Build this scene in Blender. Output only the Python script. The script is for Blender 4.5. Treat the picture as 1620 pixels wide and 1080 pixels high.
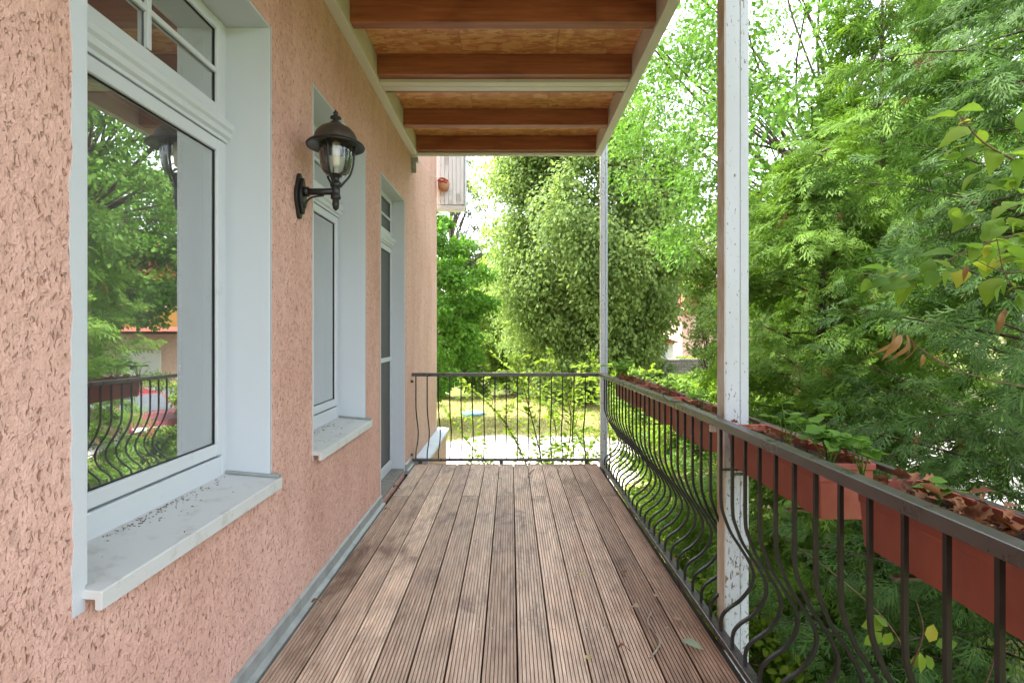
import bpy, bmesh, math, random
import numpy as np
from mathutils import Vector, Matrix

R = math.radians
random.seed(7)
rng = np.random.default_rng(11)
scene = bpy.context.scene
for o in list(bpy.data.objects):
    bpy.data.objects.remove(o)

# ------------------------------------------------------------------ camera
F_PX = 835.0                       # focal length in pixels of the 1620 px wide photograph
cam_d = bpy.data.cameras.new('camera')
cam_d.sensor_width = 36.0
cam_d.lens = F_PX / 1620 * 36
cam_d.shift_x = 2 / 1620
cam_d.shift_y = -15 / 1620
cam_d.clip_start = 0.05
cam_d.clip_end = 600
cam = bpy.data.objects.new('camera', cam_d)
scene.collection.objects.link(cam)
cam.location = (0, 0, 1.38)
cam.rotation_euler = (R(90), 0, 0)
scene.camera = cam

# ------------------------------------------------------------------ sky, sun, exposure
SUN_EL = 56.0
SUN_AZ = 282.0                     # clockwise from +Y (the view direction): from the left, over the house
world = bpy.data.worlds.new('World')
scene.world = world
world.use_nodes = True
wn = world.node_tree.nodes
wl = world.node_tree.links
wn.clear()
w_out = wn.new('ShaderNodeOutputWorld')
w_bg = wn.new('ShaderNodeBackground')
w_sky = wn.new('ShaderNodeTexSky')
w_sky.sky_type = 'NISHITA'
w_sky.sun_disc = False
w_sky.sun_elevation = R(SUN_EL)
w_sky.sun_rotation = R(SUN_AZ)
w_sky.air_density = 1.0
w_sky.dust_density = 4.0
w_sky.ozone_density = 1.0
w_hs = wn.new('ShaderNodeHueSaturation')     # a thin bright cloud layer takes the blue out of the whole sky
w_hs.inputs['Saturation'].default_value = 0.40
wl.new(w_sky.outputs[0], w_hs.inputs['Color'])
wl.new(w_hs.outputs[0], w_bg.inputs['Color'])
w_bg.inputs['Strength'].default_value = 0.15
wl.new(w_bg.outputs[0], w_out.inputs['Surface'])

sun_d = bpy.data.lights.new('sun', 'SUN')
sun_d.energy = 1.4
sun_d.angle = R(10.0)
sun_d.color = (1.0, 0.95, 0.86)
sun = bpy.data.objects.new('sun', sun_d)
scene.collection.objects.link(sun)
az = R(SUN_AZ)
to_sun = Vector((math.sin(az) * math.cos(R(SUN_EL)), math.cos(az) * math.cos(R(SUN_EL)), math.sin(R(SUN_EL))))
sun.rotation_euler = (-to_sun).to_track_quat('-Z', 'Y').to_euler()
sun.location = to_sun * 40

vs = scene.view_settings
vs.view_transform = 'Standard'
vs.look = 'None'
vs.exposure = 3.2
vs.gamma = 1.0
vs.use_curve_mapping = False
scene.render.engine = 'CYCLES'
scene.cycles.max_bounces = 8
scene.cycles.diffuse_bounces = 5
scene.cycles.transparent_max_bounces = 12

# ------------------------------------------------------------------ object helpers
def link(o):
    scene.collection.objects.link(o)
    return o

def tag(o, label=None, cat=None, group=None, kind=None):
    if label: o['label'] = label
    if cat: o['category'] = cat
    if group: o['group'] = group
    if kind: o['kind'] = kind
    return o

def empty(name, loc, label, cat, group=None):
    o = link(bpy.data.objects.new(name, None))
    o.location = loc
    o.empty_display_size = 0.1
    return tag(o, label, cat, group)

def attach(child, parent):
    """Parent while keeping world coordinates (roots are Empties without rotation, or world-aligned meshes)."""
    child.parent = parent
    if parent.type == 'EMPTY':
        child.matrix_parent_inverse = Matrix.Translation(-Vector(parent.location))
    elif parent.parent is None:
        child.matrix_parent_inverse = Matrix.Translation(-Vector(parent.location))
    else:
        child.matrix_parent_inverse = Matrix.Translation(-Vector(parent.location))
    return child

def add_obj(name, me, mat, parent=None, bevel=0, smooth=False, seg=2):
    o = link(bpy.data.objects.new(name, me))
    if mat is not None and not me.materials:
        me.materials.append(mat)
    if parent is not None:
        attach(o, parent)
    if bevel:
        m = o.modifiers.new('bevel', 'BEVEL')
        m.width = bevel
        m.segments = seg
        m.limit_method = 'ANGLE'
        m.angle_limit = R(40)
    if smooth:
        for p in me.polygons:
            p.use_smooth = True
    return o

def catmull(pts, n=8):
    pts = [Vector(p) for p in pts]
    P = [pts[0] * 2 - pts[1]] + pts + [pts[-1] * 2 - pts[-2]]
    out = []
    for i in range(1, len(P) - 2):
        a, b, c, d = P[i - 1], P[i], P[i + 1], P[i + 2]
        for k in range(n):
            t = k / n
            out.append(0.5 * ((2 * b) + (c - a) * t + (2 * a - 5 * b + 4 * c - d) * t * t + (3 * b - a - 3 * c + d) * t ** 3))
    out.append(pts[-1])
    return out

class MB:
    def __init__(self):
        self.v = []
        self.f = []
    def box(self, x0, x1, y0, y1, z0, z1):
        b = len(self.v)
        self.v += [(x0, y0, z0), (x1, y0, z0), (x1, y1, z0), (x0, y1, z0), (x0, y0, z1), (x1, y0, z1), (x1, y1, z1), (x0, y1, z1)]
        for q in ((0, 3, 2, 1), (4, 5, 6, 7), (0, 1, 5, 4), (1, 2, 6, 5), (2, 3, 7, 6), (3, 0, 4, 7)):
            self.f.append(tuple(b + i for i in q))
        return self
    def prism(self, poly, axis, a, b):
        """poly: list of 2-D points; extruded along axis ('x','y','z') from a to b."""
        s = len(self.v)
        n = len(poly)
        for t in (a, b):
            for p, q in poly:
                self.v.append({'x': (t, p, q), 'y': (p, t, q), 'z': (p, q, t)}[axis])
        for i in range(n):
            j = (i + 1) % n
            self.f.append((s + i, s + j, s + n + j, s + n + i))
        self.f.append(tuple(s + i for i in reversed(range(n))))
        self.f.append(tuple(s + n + i for i in range(n)))
        return self
    def tube(self, pts, rad, sides=8, square=False, cap=True):
        pts = [Vector(p) for p in pts]
        n = len(pts)
        rads = rad if hasattr(rad, '__len__') else [rad] * n
        s = len(self.v)
        ref = None
        for i, p in enumerate(pts):
            d = (pts[min(i + 1, n - 1)] - pts[max(i - 1, 0)])
            if d.length < 1e-9: d = Vector((0, 0, 1))
            d.normalize()
            if ref is None:
                ref = Vector((0, 1, 0)) if abs(d.y) < 0.7 else Vector((1, 0, 0))
            u = ref - d * ref.dot(d)
            if u.length < 1e-6:
                u = d.orthogonal()
            u.normalize()
            w = d.cross(u)
            ref = u
            for k in range(sides):
                a = 2 * math.pi * (k + (0.5 if square else 0)) / sides
                rr = rads[i] * (math.sqrt(2) if square else 1)
                self.v.append(tuple(p + (u * math.cos(a) + w * math.sin(a)) * rr))
        for i in range(n - 1):
            for k in range(sides):
                k2 = (k + 1) % sides
                self.f.append((s + i * sides + k, s + i * sides + k2, s + (i + 1) * sides + k2, s + (i + 1) * sides + k))
        if cap:
            self.f.append(tuple(s + k for k in reversed(range(sides))))
            self.f.append(tuple(s + (n - 1) * sides + k for k in range(sides)))
        return self
    def lathe(self, prof, c=(0, 0, 0), sides=24):
        s = len(self.v)
        n = len(prof)
        for r, z in prof:
            for k in range(sides):
                a = 2 * math.pi * k / sides
                self.v.append((c[0] + r * math.cos(a), c[1] + r * math.sin(a), c[2] + z))
        for i in range(n - 1):
            for k in range(sides):
                k2 = (k + 1) % sides
                self.f.append((s + i * sides + k, s + i * sides + k2, s + (i + 1) * sides + k2, s + (i + 1) * sides + k))
        return self
    def mesh(self, name):
        me = bpy.data.meshes.new(name)
        me.from_pydata(self.v, [], self.f)
        me.update()
        return me
    def build(self, name, mat, parent=None, bevel=0, smooth=False, fix=True):
        me = self.mesh(name)
        if fix:
            bm = bmesh.new()
            bm.from_mesh(me)
            bmesh.ops.recalc_face_normals(bm, faces=bm.faces)
            bm.to_mesh(me)
            bm.free()
        return add_obj(name, me, mat, parent, bevel, smooth)

def np_mesh(name, V, Fq, mat=None, smooth=False):
    """V (n,3); Fq list of (m,k) index arrays."""
    me = bpy.data.meshes.new(name)
    V = np.asarray(V, dtype=np.float32)
    me.vertices.add(len(V))
    me.vertices.foreach_set('co', V.ravel())
    loops = np.concatenate([f.ravel() for f in Fq]).astype(np.int32)
    starts, off = [], 0
    for f in Fq:
        starts.append(off + np.arange(len(f)) * f.shape[1])
        off += f.size
    starts = np.concatenate(starts).astype(np.int32)
    me.loops.add(len(loops))
    me.loops.foreach_set('vertex_index', loops)
    me.polygons.add(len(starts))
    me.polygons.foreach_set('loop_start', starts)
    me.update(calc_edges=True)
    if mat: me.materials.append(mat)
    return me

# ------------------------------------------------------------------ material helpers
class NT:
    def __init__(self, name):
        self.m = bpy.data.materials.new(name)
        self.m.use_nodes = True
        self.n = self.m.node_tree.nodes
        self.l = self.m.node_tree.links
        self.n.clear()
        self.out = self.n.new('ShaderNodeOutputMaterial')
    def add(self, t, **kw):
        nd = self.n.new(t)
        for k, v in kw.items():
            if k.startswith('i_'):
                key = k[2:]
                key = int(key) if key.isdigit() else key.replace('_', ' ')
                nd.inputs[key].default_value = v
            else:
                setattr(nd, k, v)
        return nd
    def link(self, a, b):
        self.l.new(a, b)
    def coords(self, scale=(1, 1, 1), rand=0.0, rot=(0, 0, 0)):
        tc = self.add('ShaderNodeTexCoord')
        mp = self.add('ShaderNodeMapping')
        mp.inputs['Scale'].default_value = scale
        mp.inputs['Rotation'].default_value = rot
        self.link(tc.outputs['Object'], mp.inputs['Vector'])
        if rand:
            oi = self.add('ShaderNodeObjectInfo')
            mu = self.add('ShaderNodeMath', operation='MULTIPLY')
            mu.inputs[1].default_value = rand
            self.link(oi.outputs['Random'], mu.inputs[0])
            cb = self.add('ShaderNodeCombineXYZ')
            for i in range(3): self.link(mu.outputs[0], cb.inputs[i])
            self.link(cb.outputs[0], mp.inputs['Location'])
        return mp.outputs[0]
    def noise(self, vec, scale, detail=4, rough=0.55, dist=0.0):
        nd = self.add('ShaderNodeTexNoise')
        nd.inputs['Scale'].default_value = scale
        nd.inputs['Detail'].default_value = detail
        nd.inputs['Roughness'].default_value = rough
        nd.inputs['Distortion'].default_value = dist
        if vec is not None: self.link(vec, nd.inputs['Vector'])
        return nd.outputs['Fac']
    def ramp(self, fac, stops):
        nd = self.add('ShaderNodeValToRGB')
        e = nd.color_ramp.elements
        while len(e) < len(stops): e.new(0.5)
        for el, (p, c) in zip(e, stops):
            el.position = p
            el.color = c if len(c) == 4 else (*c, 1)
        self.link(fac, nd.inputs[0])
        return nd.outputs[0]
    def mix(self, fac, a, b, mode='MIX'):
        nd = self.add('ShaderNodeMix', data_type='RGBA', blend_type=mode)
        for sock, val in ((nd.inputs[0], fac), (nd.inputs[6], a), (nd.inputs[7], b)):
            if hasattr(val, 'is_output'): self.link(val, sock)
            elif isinstance(val, (int, float)): sock.default_value = val
            else: sock.default_value = (*val, 1) if len(val) == 3 else val
        return nd.outputs[2]
    def math(self, op, a, b=None):
        nd = self.add('ShaderNodeMath', operation=op)
        for i, v in enumerate((a, b)):
            if v is None: continue
            if hasattr(v, 'is_output'): self.link(v, nd.inputs[i])
            else: nd.inputs[i].default_value = v
        return nd.outputs[0]
    def bump(self, h, strength=0.5, dist=0.01, prev=None):
        nd = self.add('ShaderNodeBump')
        nd.inputs['Strength'].default_value = strength
        nd.inputs['Distance'].default_value = dist
        self.link(h, nd.inputs['Height'])
        if prev is not None: self.link(prev, nd.inputs['Normal'])
        return nd.outputs[0]
    def bsdf(self, col, rough=0.6, spec=0.3, metal=0.0, normal=None, out=True):
        p = self.add('ShaderNodeBsdfPrincipled')
        if hasattr(col, 'is_output'): self.link(col, p.inputs['Base Color'])
        else: p.inputs['Base Color'].default_value = (*col, 1)
        if hasattr(rough, 'is_output'): self.link(rough, p.inputs['Roughness'])
        else: p.inputs['Roughness'].default_value = rough
        p.inputs['Specular IOR Level'].default_value = spec
        p.inputs['Metallic'].default_value = metal
        if normal is not None: self.link(normal, p.inputs['Normal'])
        if out: self.link(p.outputs[0], self.out.inputs['Surface'])
        return p.outputs[0]

def M_simple(name, col, rough=0.5, spec=0.3, metal=0.0, var=0.12, scale=6, bump=0.0, bscale=80):
    t = NT(name)
    v = t.coords(rand=5)
    n = t.noise(v, scale, 5)
    c = t.ramp(n, [(0.3, tuple(x * (1 - var) for x in col)), (0.7, tuple(min(1, x * (1 + var)) for x in col))])
    nm = t.bump(t.noise(v, bscale, 3), bump, 0.004) if bump else None
    t.bsdf(c, rough, spec, metal, nm)
    return t.m

def M_stucco():
    t = NT('pink_stucco')
    v = t.coords()
    n1 = t.noise(v, 24, 3, 0.5, 0.2)
    n2 = t.noise(v, 70, 3, 0.6, 0.1)
    n3 = t.noise(t.coords((1, 1, 0.8), rot=(0.35, 0, 0)), 46, 2, 0.5, 0.9)      # trowel dents
    n4 = t.noise(t.coords((1, 1.25, 0.6)), 82, 2, 0.5, 0.6)                    # small pits that hold dirt
    dents = t.ramp(n3, [(0.30, (0, 0, 0)), (0.40, (1, 1, 1))])
    pits = t.ramp(n4, [(0.30, (0, 0, 0)), (0.40, (1, 1, 1))])
    big = t.noise(v, 1.1, 4)
    base = t.ramp(big, [(0.3, (0.71, 0.425, 0.345)), (0.7, (0.78, 0.50, 0.42))])
    fine = t.ramp(n1, [(0.3, (0.88, 0.87, 0.86)), (0.7, (1.04, 1.04, 1.03))])
    c = t.mix(1.0, base, fine, 'MULTIPLY')
    wx = t.ramp(t.noise(t.coords((1, 1, 0.25)), 3.2, 5, 0.6), [(0.35, (0.90, 0.87, 0.84)), (0.6, (1.02, 1.02, 1.02))])   # weathering streaks
    c = t.mix(1.0, c, wx, 'MULTIPLY')
    c = t.mix(1.0, c, t.ramp(n3, [(0.25, (0.76, 0.67, 0.61)), (0.35, (1, 1, 1))]), 'MULTIPLY')  # dents darkened: their shade is put into the colour
    c = t.mix(1.0, c, t.ramp(n4, [(0.28, (0.58, 0.47, 0.41)), (0.39, (1, 1, 1))]), 'MULTIPLY')
    h = t.math('ADD', t.math('MULTIPLY', n1, 0.55), t.math('MULTIPLY', n2, 0.60))
    h = t.math('ADD', h, t.math('MULTIPLY', dents, 0.28))
    h = t.math('ADD', h, t.math('MULTIPLY', pits, 0.35))
    t.bsdf(c, 0.85, 0.2, normal=t.bump(h, 1.0, 0.0125))
    return t.m

def M_white_paint(name='white_window_paint', col=(0.60, 0.635, 0.655), dirt=(0.36, 0.32, 0.24), amount=0.62, rough=0.35, nscale=7):
    t = NT(name)
    v = t.coords()
    n = t.noise(v, nscale, 9, 0.72)
    sp = t.noise(v, 120, 2, 0.5)
    f = t.ramp(n, [(amount, (0, 0, 0)), (amount + 0.14, (1, 1, 1))])
    s = t.ramp(sp, [(0.74, (0, 0, 0)), (0.78, (1, 1, 1))])
    f2 = t.math('ADD', t.math('MULTIPLY', f, 0.38), t.math('MULTIPLY', s, 0.35))
    c = t.mix(f2, col, dirt)
    t.bsdf(c, rough, 0.4, normal=t.bump(n, 0.15, 0.004))
    return t.m

def M_deck():
    t = NT('weathered_decking')
    v = t.coords((1, 0.07, 1), rand=37)
    v2 = t.coords((1, 0.45, 1), rand=53)
    g = t.noise(v, 60, 7, 0.7, 0.4)
    b = t.noise(v2, 5.5, 6, 0.65, 0.5)
    oi = t.add('ShaderNodeObjectInfo')
    c1 = t.ramp(g, [(0.26, (0.24, 0.17, 0.125)), (0.50, (0.47, 0.37, 0.295)), (0.76, (0.68, 0.57, 0.475))])
    tone = t.ramp(oi.outputs['Random'], [(0.0, (0.90, 0.82, 0.76)), (0.5, (1.34, 1.29, 1.22)), (1.0, (1.70, 1.66, 1.57))])
    c = t.mix(1.0, c1, tone, 'MULTIPLY')
    st = t.ramp(b, [(0.30, (0.42, 0.35, 0.32)), (0.47, (0.98, 0.97, 0.96)), (0.68, (1.20, 1.17, 1.13))])
    c = t.mix(1.0, c, st, 'MULTIPLY')
    # outer boards, exposed to the rain, have kept more of their red stain
    tc = t.add('ShaderNodeNewGeometry')
    sx = t.add('ShaderNodeSeparateXYZ')
    t.link(tc.outputs['Position'], sx.inputs[0])
    nz = t.noise(t.coords((1, 0.3, 1), rand=11), 3.0, 4)
    edge = t.math('ADD', sx.outputs['X'], t.math('MULTIPLY', nz, 0.9))
    ef = t.ramp(t.math('MULTIPLY', edge, 0.6), [(0.30, (0, 0, 0)), (0.85, (1, 1, 1))])
    c = t.mix(ef, c, t.mix(1.0, c, (0.44, 0.33, 0.295), 'MULTIPLY'))
    sx2 = t.add('ShaderNodeSeparateXYZ')
    tco = t.add('ShaderNodeTexCoord')
    t.link(tco.outputs['Object'], sx2.inputs[0])
    gd = t.ramp(t.math('MULTIPLY', sx2.outputs['Z'], -100.0), [(0.06, (1, 1, 1)), (0.40, (0.50, 0.45, 0.42))])   # colour darkens down inside the grooves
    c = t.mix(1.0, c, gd, 'MULTIPLY')
    rg = t.ramp(b, [(0.3, (0.42, 0.42, 0.42)), (0.7, (0.7, 0.7, 0.7))])
    t.bsdf(c, rg, 0.35, normal=t.bump(g, 0.45, 0.004))
    return t.m

def M_wood(name, dark, light, scale=(0.06, 1, 1), gscale=40, rough=0.55):
    t = NT(name)
    v = t.coords(scale, rand=21)
    g = t.noise(v, gscale, 6, 0.65, 0.6)
    k = t.noise(t.coords((0.5, 1, 1), rand=9), 4, 3)
    c = t.ramp(g, [(0.3, dark), (0.7, light)])
    c = t.mix(1.0, c, t.ramp(k, [(0.25, (0.6, 0.55, 0.5)), (0.45, (1, 1, 1))]), 'MULTIPLY')
    t.bsdf(c, rough, 0.3, normal=t.bump(g, 0.25, 0.003))
    return t.m

def M_osb():
    t = NT('strand_board')
    v = t.coords((1, 2.6, 1), rand=13, rot=(0, 0, 0.4))
    vo = t.add('ShaderNodeTexVoronoi')
    vo.inputs['Scale'].default_value = 17
    nz = t.add('ShaderNodeTexNoise')
    nz.inputs['Scale'].default_value = 9
    nz.inputs['Detail'].default_value = 3
    t.link(v, nz.inputs['Vector'])
    mx = t.mix(0.16, v, nz.outputs['Color'])
    t.link(mx, vo.inputs['Vector'])
    sep = t.add('ShaderNodeSeparateColor')
    t.link(vo.outputs['Color'], sep.inputs[0])
    c = t.ramp(sep.outputs[0], [(0.0, (0.54, 0.20, 0.075)), (0.5, (0.74, 0.34, 0.130)), (1.0, (0.86, 0.50, 0.22))])
    fine = t.noise(t.coords((1, 6, 1)), 60, 5, 0.7)
    c = t.mix(1.0, c, t.ramp(fine, [(0.3, (0.75, 0.72, 0.7)), (0.7, (1.1, 1.1, 1.1))]), 'MULTIPLY')
    t.bsdf(c, 0.55, 0.3, normal=t.bump(sep.outputs[1], 0.2, 0.003))
    return t.m

def M_post():
    t = NT('peeling_white_post_paint')
    v = t.coords((1, 1, 0.45))
    n = t.noise(v, 75, 5, 0.65, 0.6)
    big = t.noise(t.coords((1, 1, 0.35)), 3.2, 4)
    s = t.math('ADD', n, t.math('MULTIPLY', t.math('SUBTRACT', big, 0.5), 0.35))
    f = t.ramp(s, [(0.60, (0, 0, 0)), (0.625, (1, 1, 1))])
    under = t.ramp(t.noise(v, 90, 4), [(0.35, (0.12, 0.095, 0.065)), (0.65, (0.34, 0.28, 0.20))])
    paint = t.ramp(big, [(0.3, (0.50, 0.53, 0.53)), (0.7, (0.60, 0.65, 0.68))])
    c = t.mix(f, paint, under)
    inv = t.math('SUBTRACT', 1.0, f)
    t.bsdf(c, 0.5, 0.3, normal=t.bump(inv, 0.5, 0.003))
    return t.m

def M_post_side():
    t = NT('bare_weathered_post_side')
    v = t.coords((1, 1, 0.12))
    n = t.noise(v, 70, 6, 0.7, 0.5)
    m_ = t.noise(t.coords((1, 1, 0.4)), 6, 5, 0.65)
    c = t.ramp(n, [(0.3, (0.42, 0.33, 0.24)), (0.7, (0.70, 0.60, 0.48))])
    c = t.mix(t.ramp(m_, [(0.48, (0, 0, 0)), (0.62, (1, 1, 1))]), c, (0.68, 0.66, 0.60))
    t.bsdf(c, 0.7, 0.2, normal=t.bump(n, 0.4, 0.003))
    return t.m

def M_metal_rail():
    t = NT('brown_black_railing_paint')
    v = t.coords()
    n = t.noise(v, 14, 5, 0.6)
    sp = t.noise(v, 160, 3, 0.6)
    c = t.ramp(n, [(0.3, (0.045, 0.036, 0.031)), (0.7, (0.080, 0.067, 0.060))])
    c = t.mix(t.ramp(sp, [(0.66, (0, 0, 0)), (0.74, (1, 1, 1))]), c, (0.13, 0.105, 0.085))
    rg = t.ramp(n, [(0.3, (0.22, 0.22, 0.22)), (0.7, (0.42, 0.42, 0.42))])
    t.bsdf(c, rg, 0.8, normal=t.bump(sp, 0.15, 0.001))
    return t.m

def M_glass(name, refl=0.5, tint=(0.93, 0.97, 0.96), haze=0.06):
    t = NT(name)
    fr = t.add('ShaderNodeFresnel')
    fr.inputs['IOR'].default_value = 1.52
    f = t.math('MULTIPLY', fr.outputs[0], 1.6)
    f = t.math('ADD', f, refl)
    f = t.math('MINIMUM', f, 0.95)
    g = t.add('ShaderNodeBsdfGlossy')
    g.inputs['Roughness'].default_value = 0.0
    g.inputs['Color'].default_value = (0.96, 0.98, 0.97, 1)
    tr = t.add('ShaderNodeBsdfTransparent')
    tr.inputs['Color'].default_value = (*tint, 1)
    mx = t.add('ShaderNodeMixShader')
    t.link(f, mx.inputs[0])
    t.link(tr.outputs[0], mx.inputs[1])
    t.link(g.outputs[0], mx.inputs[2])
    df = t.add('ShaderNodeBsdfDiffuse')
    df.inputs['Color'].default_value = (0.7, 0.72, 0.72, 1)
    m2 = t.add('ShaderNodeMixShader')
    fl_ = t.ramp(t.noise(t.coords((1, 1, 0.6)), 5, 5, 0.65), [(0.35, (haze * .6,) * 3), (0.75, (haze * 1.6,) * 3)])  # pale film mixed in as painted haze over the reflections
    t.link(fl_, m2.inputs[0])
    t.link(mx.outputs[0], m2.inputs[1])
    t.link(df.outputs[0], m2.inputs[2])
    t.link(m2.outputs[0], t.out.inputs['Surface'])
    return t.m

def M_leaf(name, c1, c2, trans=0.42, tcol=None, rough=0.6, spec=0.14, patch=2.0, third=None):
    t = NT(name)
    geo = t.add('ShaderNodeNewGeometry')
    c = t.ramp(geo.outputs['Random Per Island'], [(0.0, c1), (1.0, c2)] if third is None else [(0.0, c1), (0.93, c2), (0.965, third)])
    n = t.noise(t.coords(), patch, 3)
    c = t.mix(1.0, c, t.ramp(n, [(0.3, (0.78, 0.82, 0.80)), (0.7, (1.18, 1.14, 1.05))]), 'MULTIPLY')
    p = t.bsdf(c, rough, spec, out=False)
    tr = t.add('ShaderNodeBsdfTranslucent')
    tc = t.mix(1.0, c, tcol or (1.30, 1.30, 0.75), 'MULTIPLY')
    t.link(tc, tr.inputs['Color'])
    mx = t.add('ShaderNodeMixShader')
    mx.inputs[0].default_value = trans
    t.link(p, mx.inputs[1])
    t.link(tr.outputs[0], mx.inputs[2])
    t.link(mx.outputs[0], t.out.inputs['Surface'])
    return t.m

def M_ground():
    t = NT('garden_earth_and_grass')
    v = t.coords()
    n = t.noise(v, 0.35, 6, 0.6)
    f = t.noise(v, 9, 6, 0.7)
    g = t.ramp(f, [(0.3, (0.060, 0.085, 0.022)), (0.7, (0.155, 0.165, 0.052))])
    e = t.ramp(f, [(0.3, (0.085, 0.062, 0.042)), (0.7, (0.20, 0.155, 0.11))])
    c = t.mix(t.ramp(n, [(0.5, (0, 0, 0)), (0.64, (1, 1, 1))]), g, e)
    t.bsdf(c, 0.9, 0.1, normal=t.bump(f, 0.6, 0.05))
    return t.m

def M_rough(name, c1, c2, scale=30, bump=0.5, dist=0.02, rough=0.9):
    t = NT(name)
    v = t.coords()
    f = t.noise(v, scale, 6, 0.7)
    b = t.noise(v, scale * 0.08, 4)
    c = t.ramp(f, [(0.3, c1), (0.7, c2)])
    c = t.mix(1.0, c, t.ramp(b, [(0.3, (0.8, 0.8, 0.8)), (0.7, (1.1, 1.1, 1.1))]), 'MULTIPLY')
    t.bsdf(c, rough, 0.15, normal=t.bump(f, bump, dist))
    return t.m

def M_bricklike(name, c1, c2, mortar, scale, bw=0.5, rh=0.25, ms=0.02, rot=(R(90), 0, 0)):
    t = NT(name)
    v = t.coords(rot=rot)
    b = t.add('ShaderNodeTexBrick')
    b.inputs['Color1'].default_value = (*c1, 1)
    b.inputs['Color2'].default_value = (*c2, 1)
    b.inputs['Mortar'].default_value = (*mortar, 1)
    b.inputs['Scale'].default_value = scale
    b.inputs['Brick Width'].default_value = bw
    b.inputs['Row Height'].default_value = rh
    b.inputs['Mortar Size'].default_value = ms
    t.link(v, b.inputs['Vector'])
    n = t.noise(t.coords(), 12, 4)
    c = t.mix(1.0, b.outputs[0], t.ramp(n, [(0.3, (0.7, 0.7, 0.7)), (0.7, (1.15, 1.15, 1.15))]), 'MULTIPLY')
    t.bsdf(c, 0.85, 0.15, normal=t.bump(b.outputs['Fac'], 0.4, -0.02))
    return t.m

mat_stucco = M_stucco()
mat_white = M_white_paint()
mat_reveal = M_white_paint('white_reveal_paint', (0.58, 0.62, 0.655), (0.36, 0.33, 0.27), 0.66, 0.45)
mat_sill = M_white_paint('dirty_white_sill_paint', (0.60, 0.615, 0.60), (0.30, 0.265, 0.18), 0.52, 0.55, 11)
mat_gasket = M_simple('black_rubber_gasket', (0.012, 0.012, 0.013), 0.6)
mat_glass = M_glass('window_glass', 0.44)
mat_lampglass = M_glass('lamp_glass', 0.0, (0.98, 0.97, 0.93), 0.03)
mat_interior = M_simple('dim_room_plaster', (0.30, 0.30, 0.31), 0.9)
mat_deck = M_deck()
mat_under = M_simple('dark_deck_framing', (0.035, 0.026, 0.02), 0.9)
mat_joist = M_wood('red_brown_stained_joist', (0.22, 0.066, 0.032), (0.40, 0.145, 0.068))
mat_osb = M_osb()
mat_cream = M_white_paint('cream_roof_edge_paint', (0.60, 0.57, 0.49), (0.36, 0.30, 0.20), 0.6, 0.5)
mat_post = M_post()
mat_post_side = M_post_side()
mat_rail = M_metal_rail()
mat_bar = M_simple('black_brown_bar_paint', (0.020, 0.0165, 0.0145), 0.4, 0.35, 0, 0.3, 25, 0.1, 140)
mat_zinc = M_simple('weathered_zinc', (0.36, 0.385, 0.375), 0.5, 0.4, 0.35, 0.18, 9, 0.15, 50)
mat_stone = M_rough('grey_threshold_stone', (0.20, 0.185, 0.16), (0.36, 0.34, 0.30), 40, 0.4, 0.004)
def M_planter():
    t = NT('faded_terracotta_plastic')
    v = t.coords((1, 1, 0.35), rand=3)
    n = t.noise(v, 9, 6, 0.65, 0.4)
    sp = t.noise(t.coords(), 70, 4, 0.6)
    c = t.ramp(n, [(0.3, (0.27, 0.066, 0.044)), (0.55, (0.35, 0.095, 0.062)), (0.78, (0.42, 0.155, 0.108))])
    c = t.mix(t.ramp(sp, [(0.64, (0, 0, 0)), (0.74, (0.5, 0.5, 0.5))]), c, (0.16, 0.075, 0.05))
    t.bsdf(c, t.ramp(n, [(0.3, (0.38,) * 3), (0.7, (0.65,) * 3)]), 0.35, normal=t.bump(sp, 0.08, 0.002))
    return t.m
mat_terracotta = M_planter()
mat_soil = M_rough('potting_soil', (0.022, 0.015, 0.011), (0.075, 0.05, 0.035), 60, 0.9, 0.02)
mat_lampmetal = M_simple('black_lamp_casting', (0.014, 0.0135, 0.013), 0.42, 0.5, 0, 0.25, 20, 0.12, 120)
mat_hood = M_simple('aged_bronze_lamp_hood', (0.075, 0.062, 0.050), 0.5, 0.5, 0.3, 0.3, 12, 0.12, 90)
mat_bulb = M_simple('opal_bulb', (0.62, 0.61, 0.57), 0.3)
mat_screw = M_simple('steel_screw', (0.45, 0.44, 0.42), 0.35, 0.5, 0.8)
mat_clad = M_wood('pale_grey_cladding', (0.60, 0.58, 0.53), (0.74, 0.72, 0.67), (1, 1, 0.06), 40, 0.6)
mat_bark = M_rough('dark_bark', (0.045, 0.034, 0.026), (0.12, 0.092, 0.068), 22, 0.8, 0.03)
mat_twig = M_rough('brown_twig_bark', (0.10, 0.062, 0.038), (0.20, 0.135, 0.085), 60, 0.4, 0.005)
mat_ground = M_ground()
mat_lawn = M_rough('dry_lawn', (0.19, 0.185, 0.065), (0.34, 0.32, 0.13), 12, 0.5, 0.03)
mat_gravel = M_rough('pale_gravel', (0.36, 0.34, 0.31), (0.68, 0.66, 0.62), 26, 0.7, 0.03)
mat_concrete = M_rough('driveway_concrete', (0.30, 0.285, 0.26), (0.42, 0.40, 0.37), 18, 0.3, 0.01)

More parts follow.
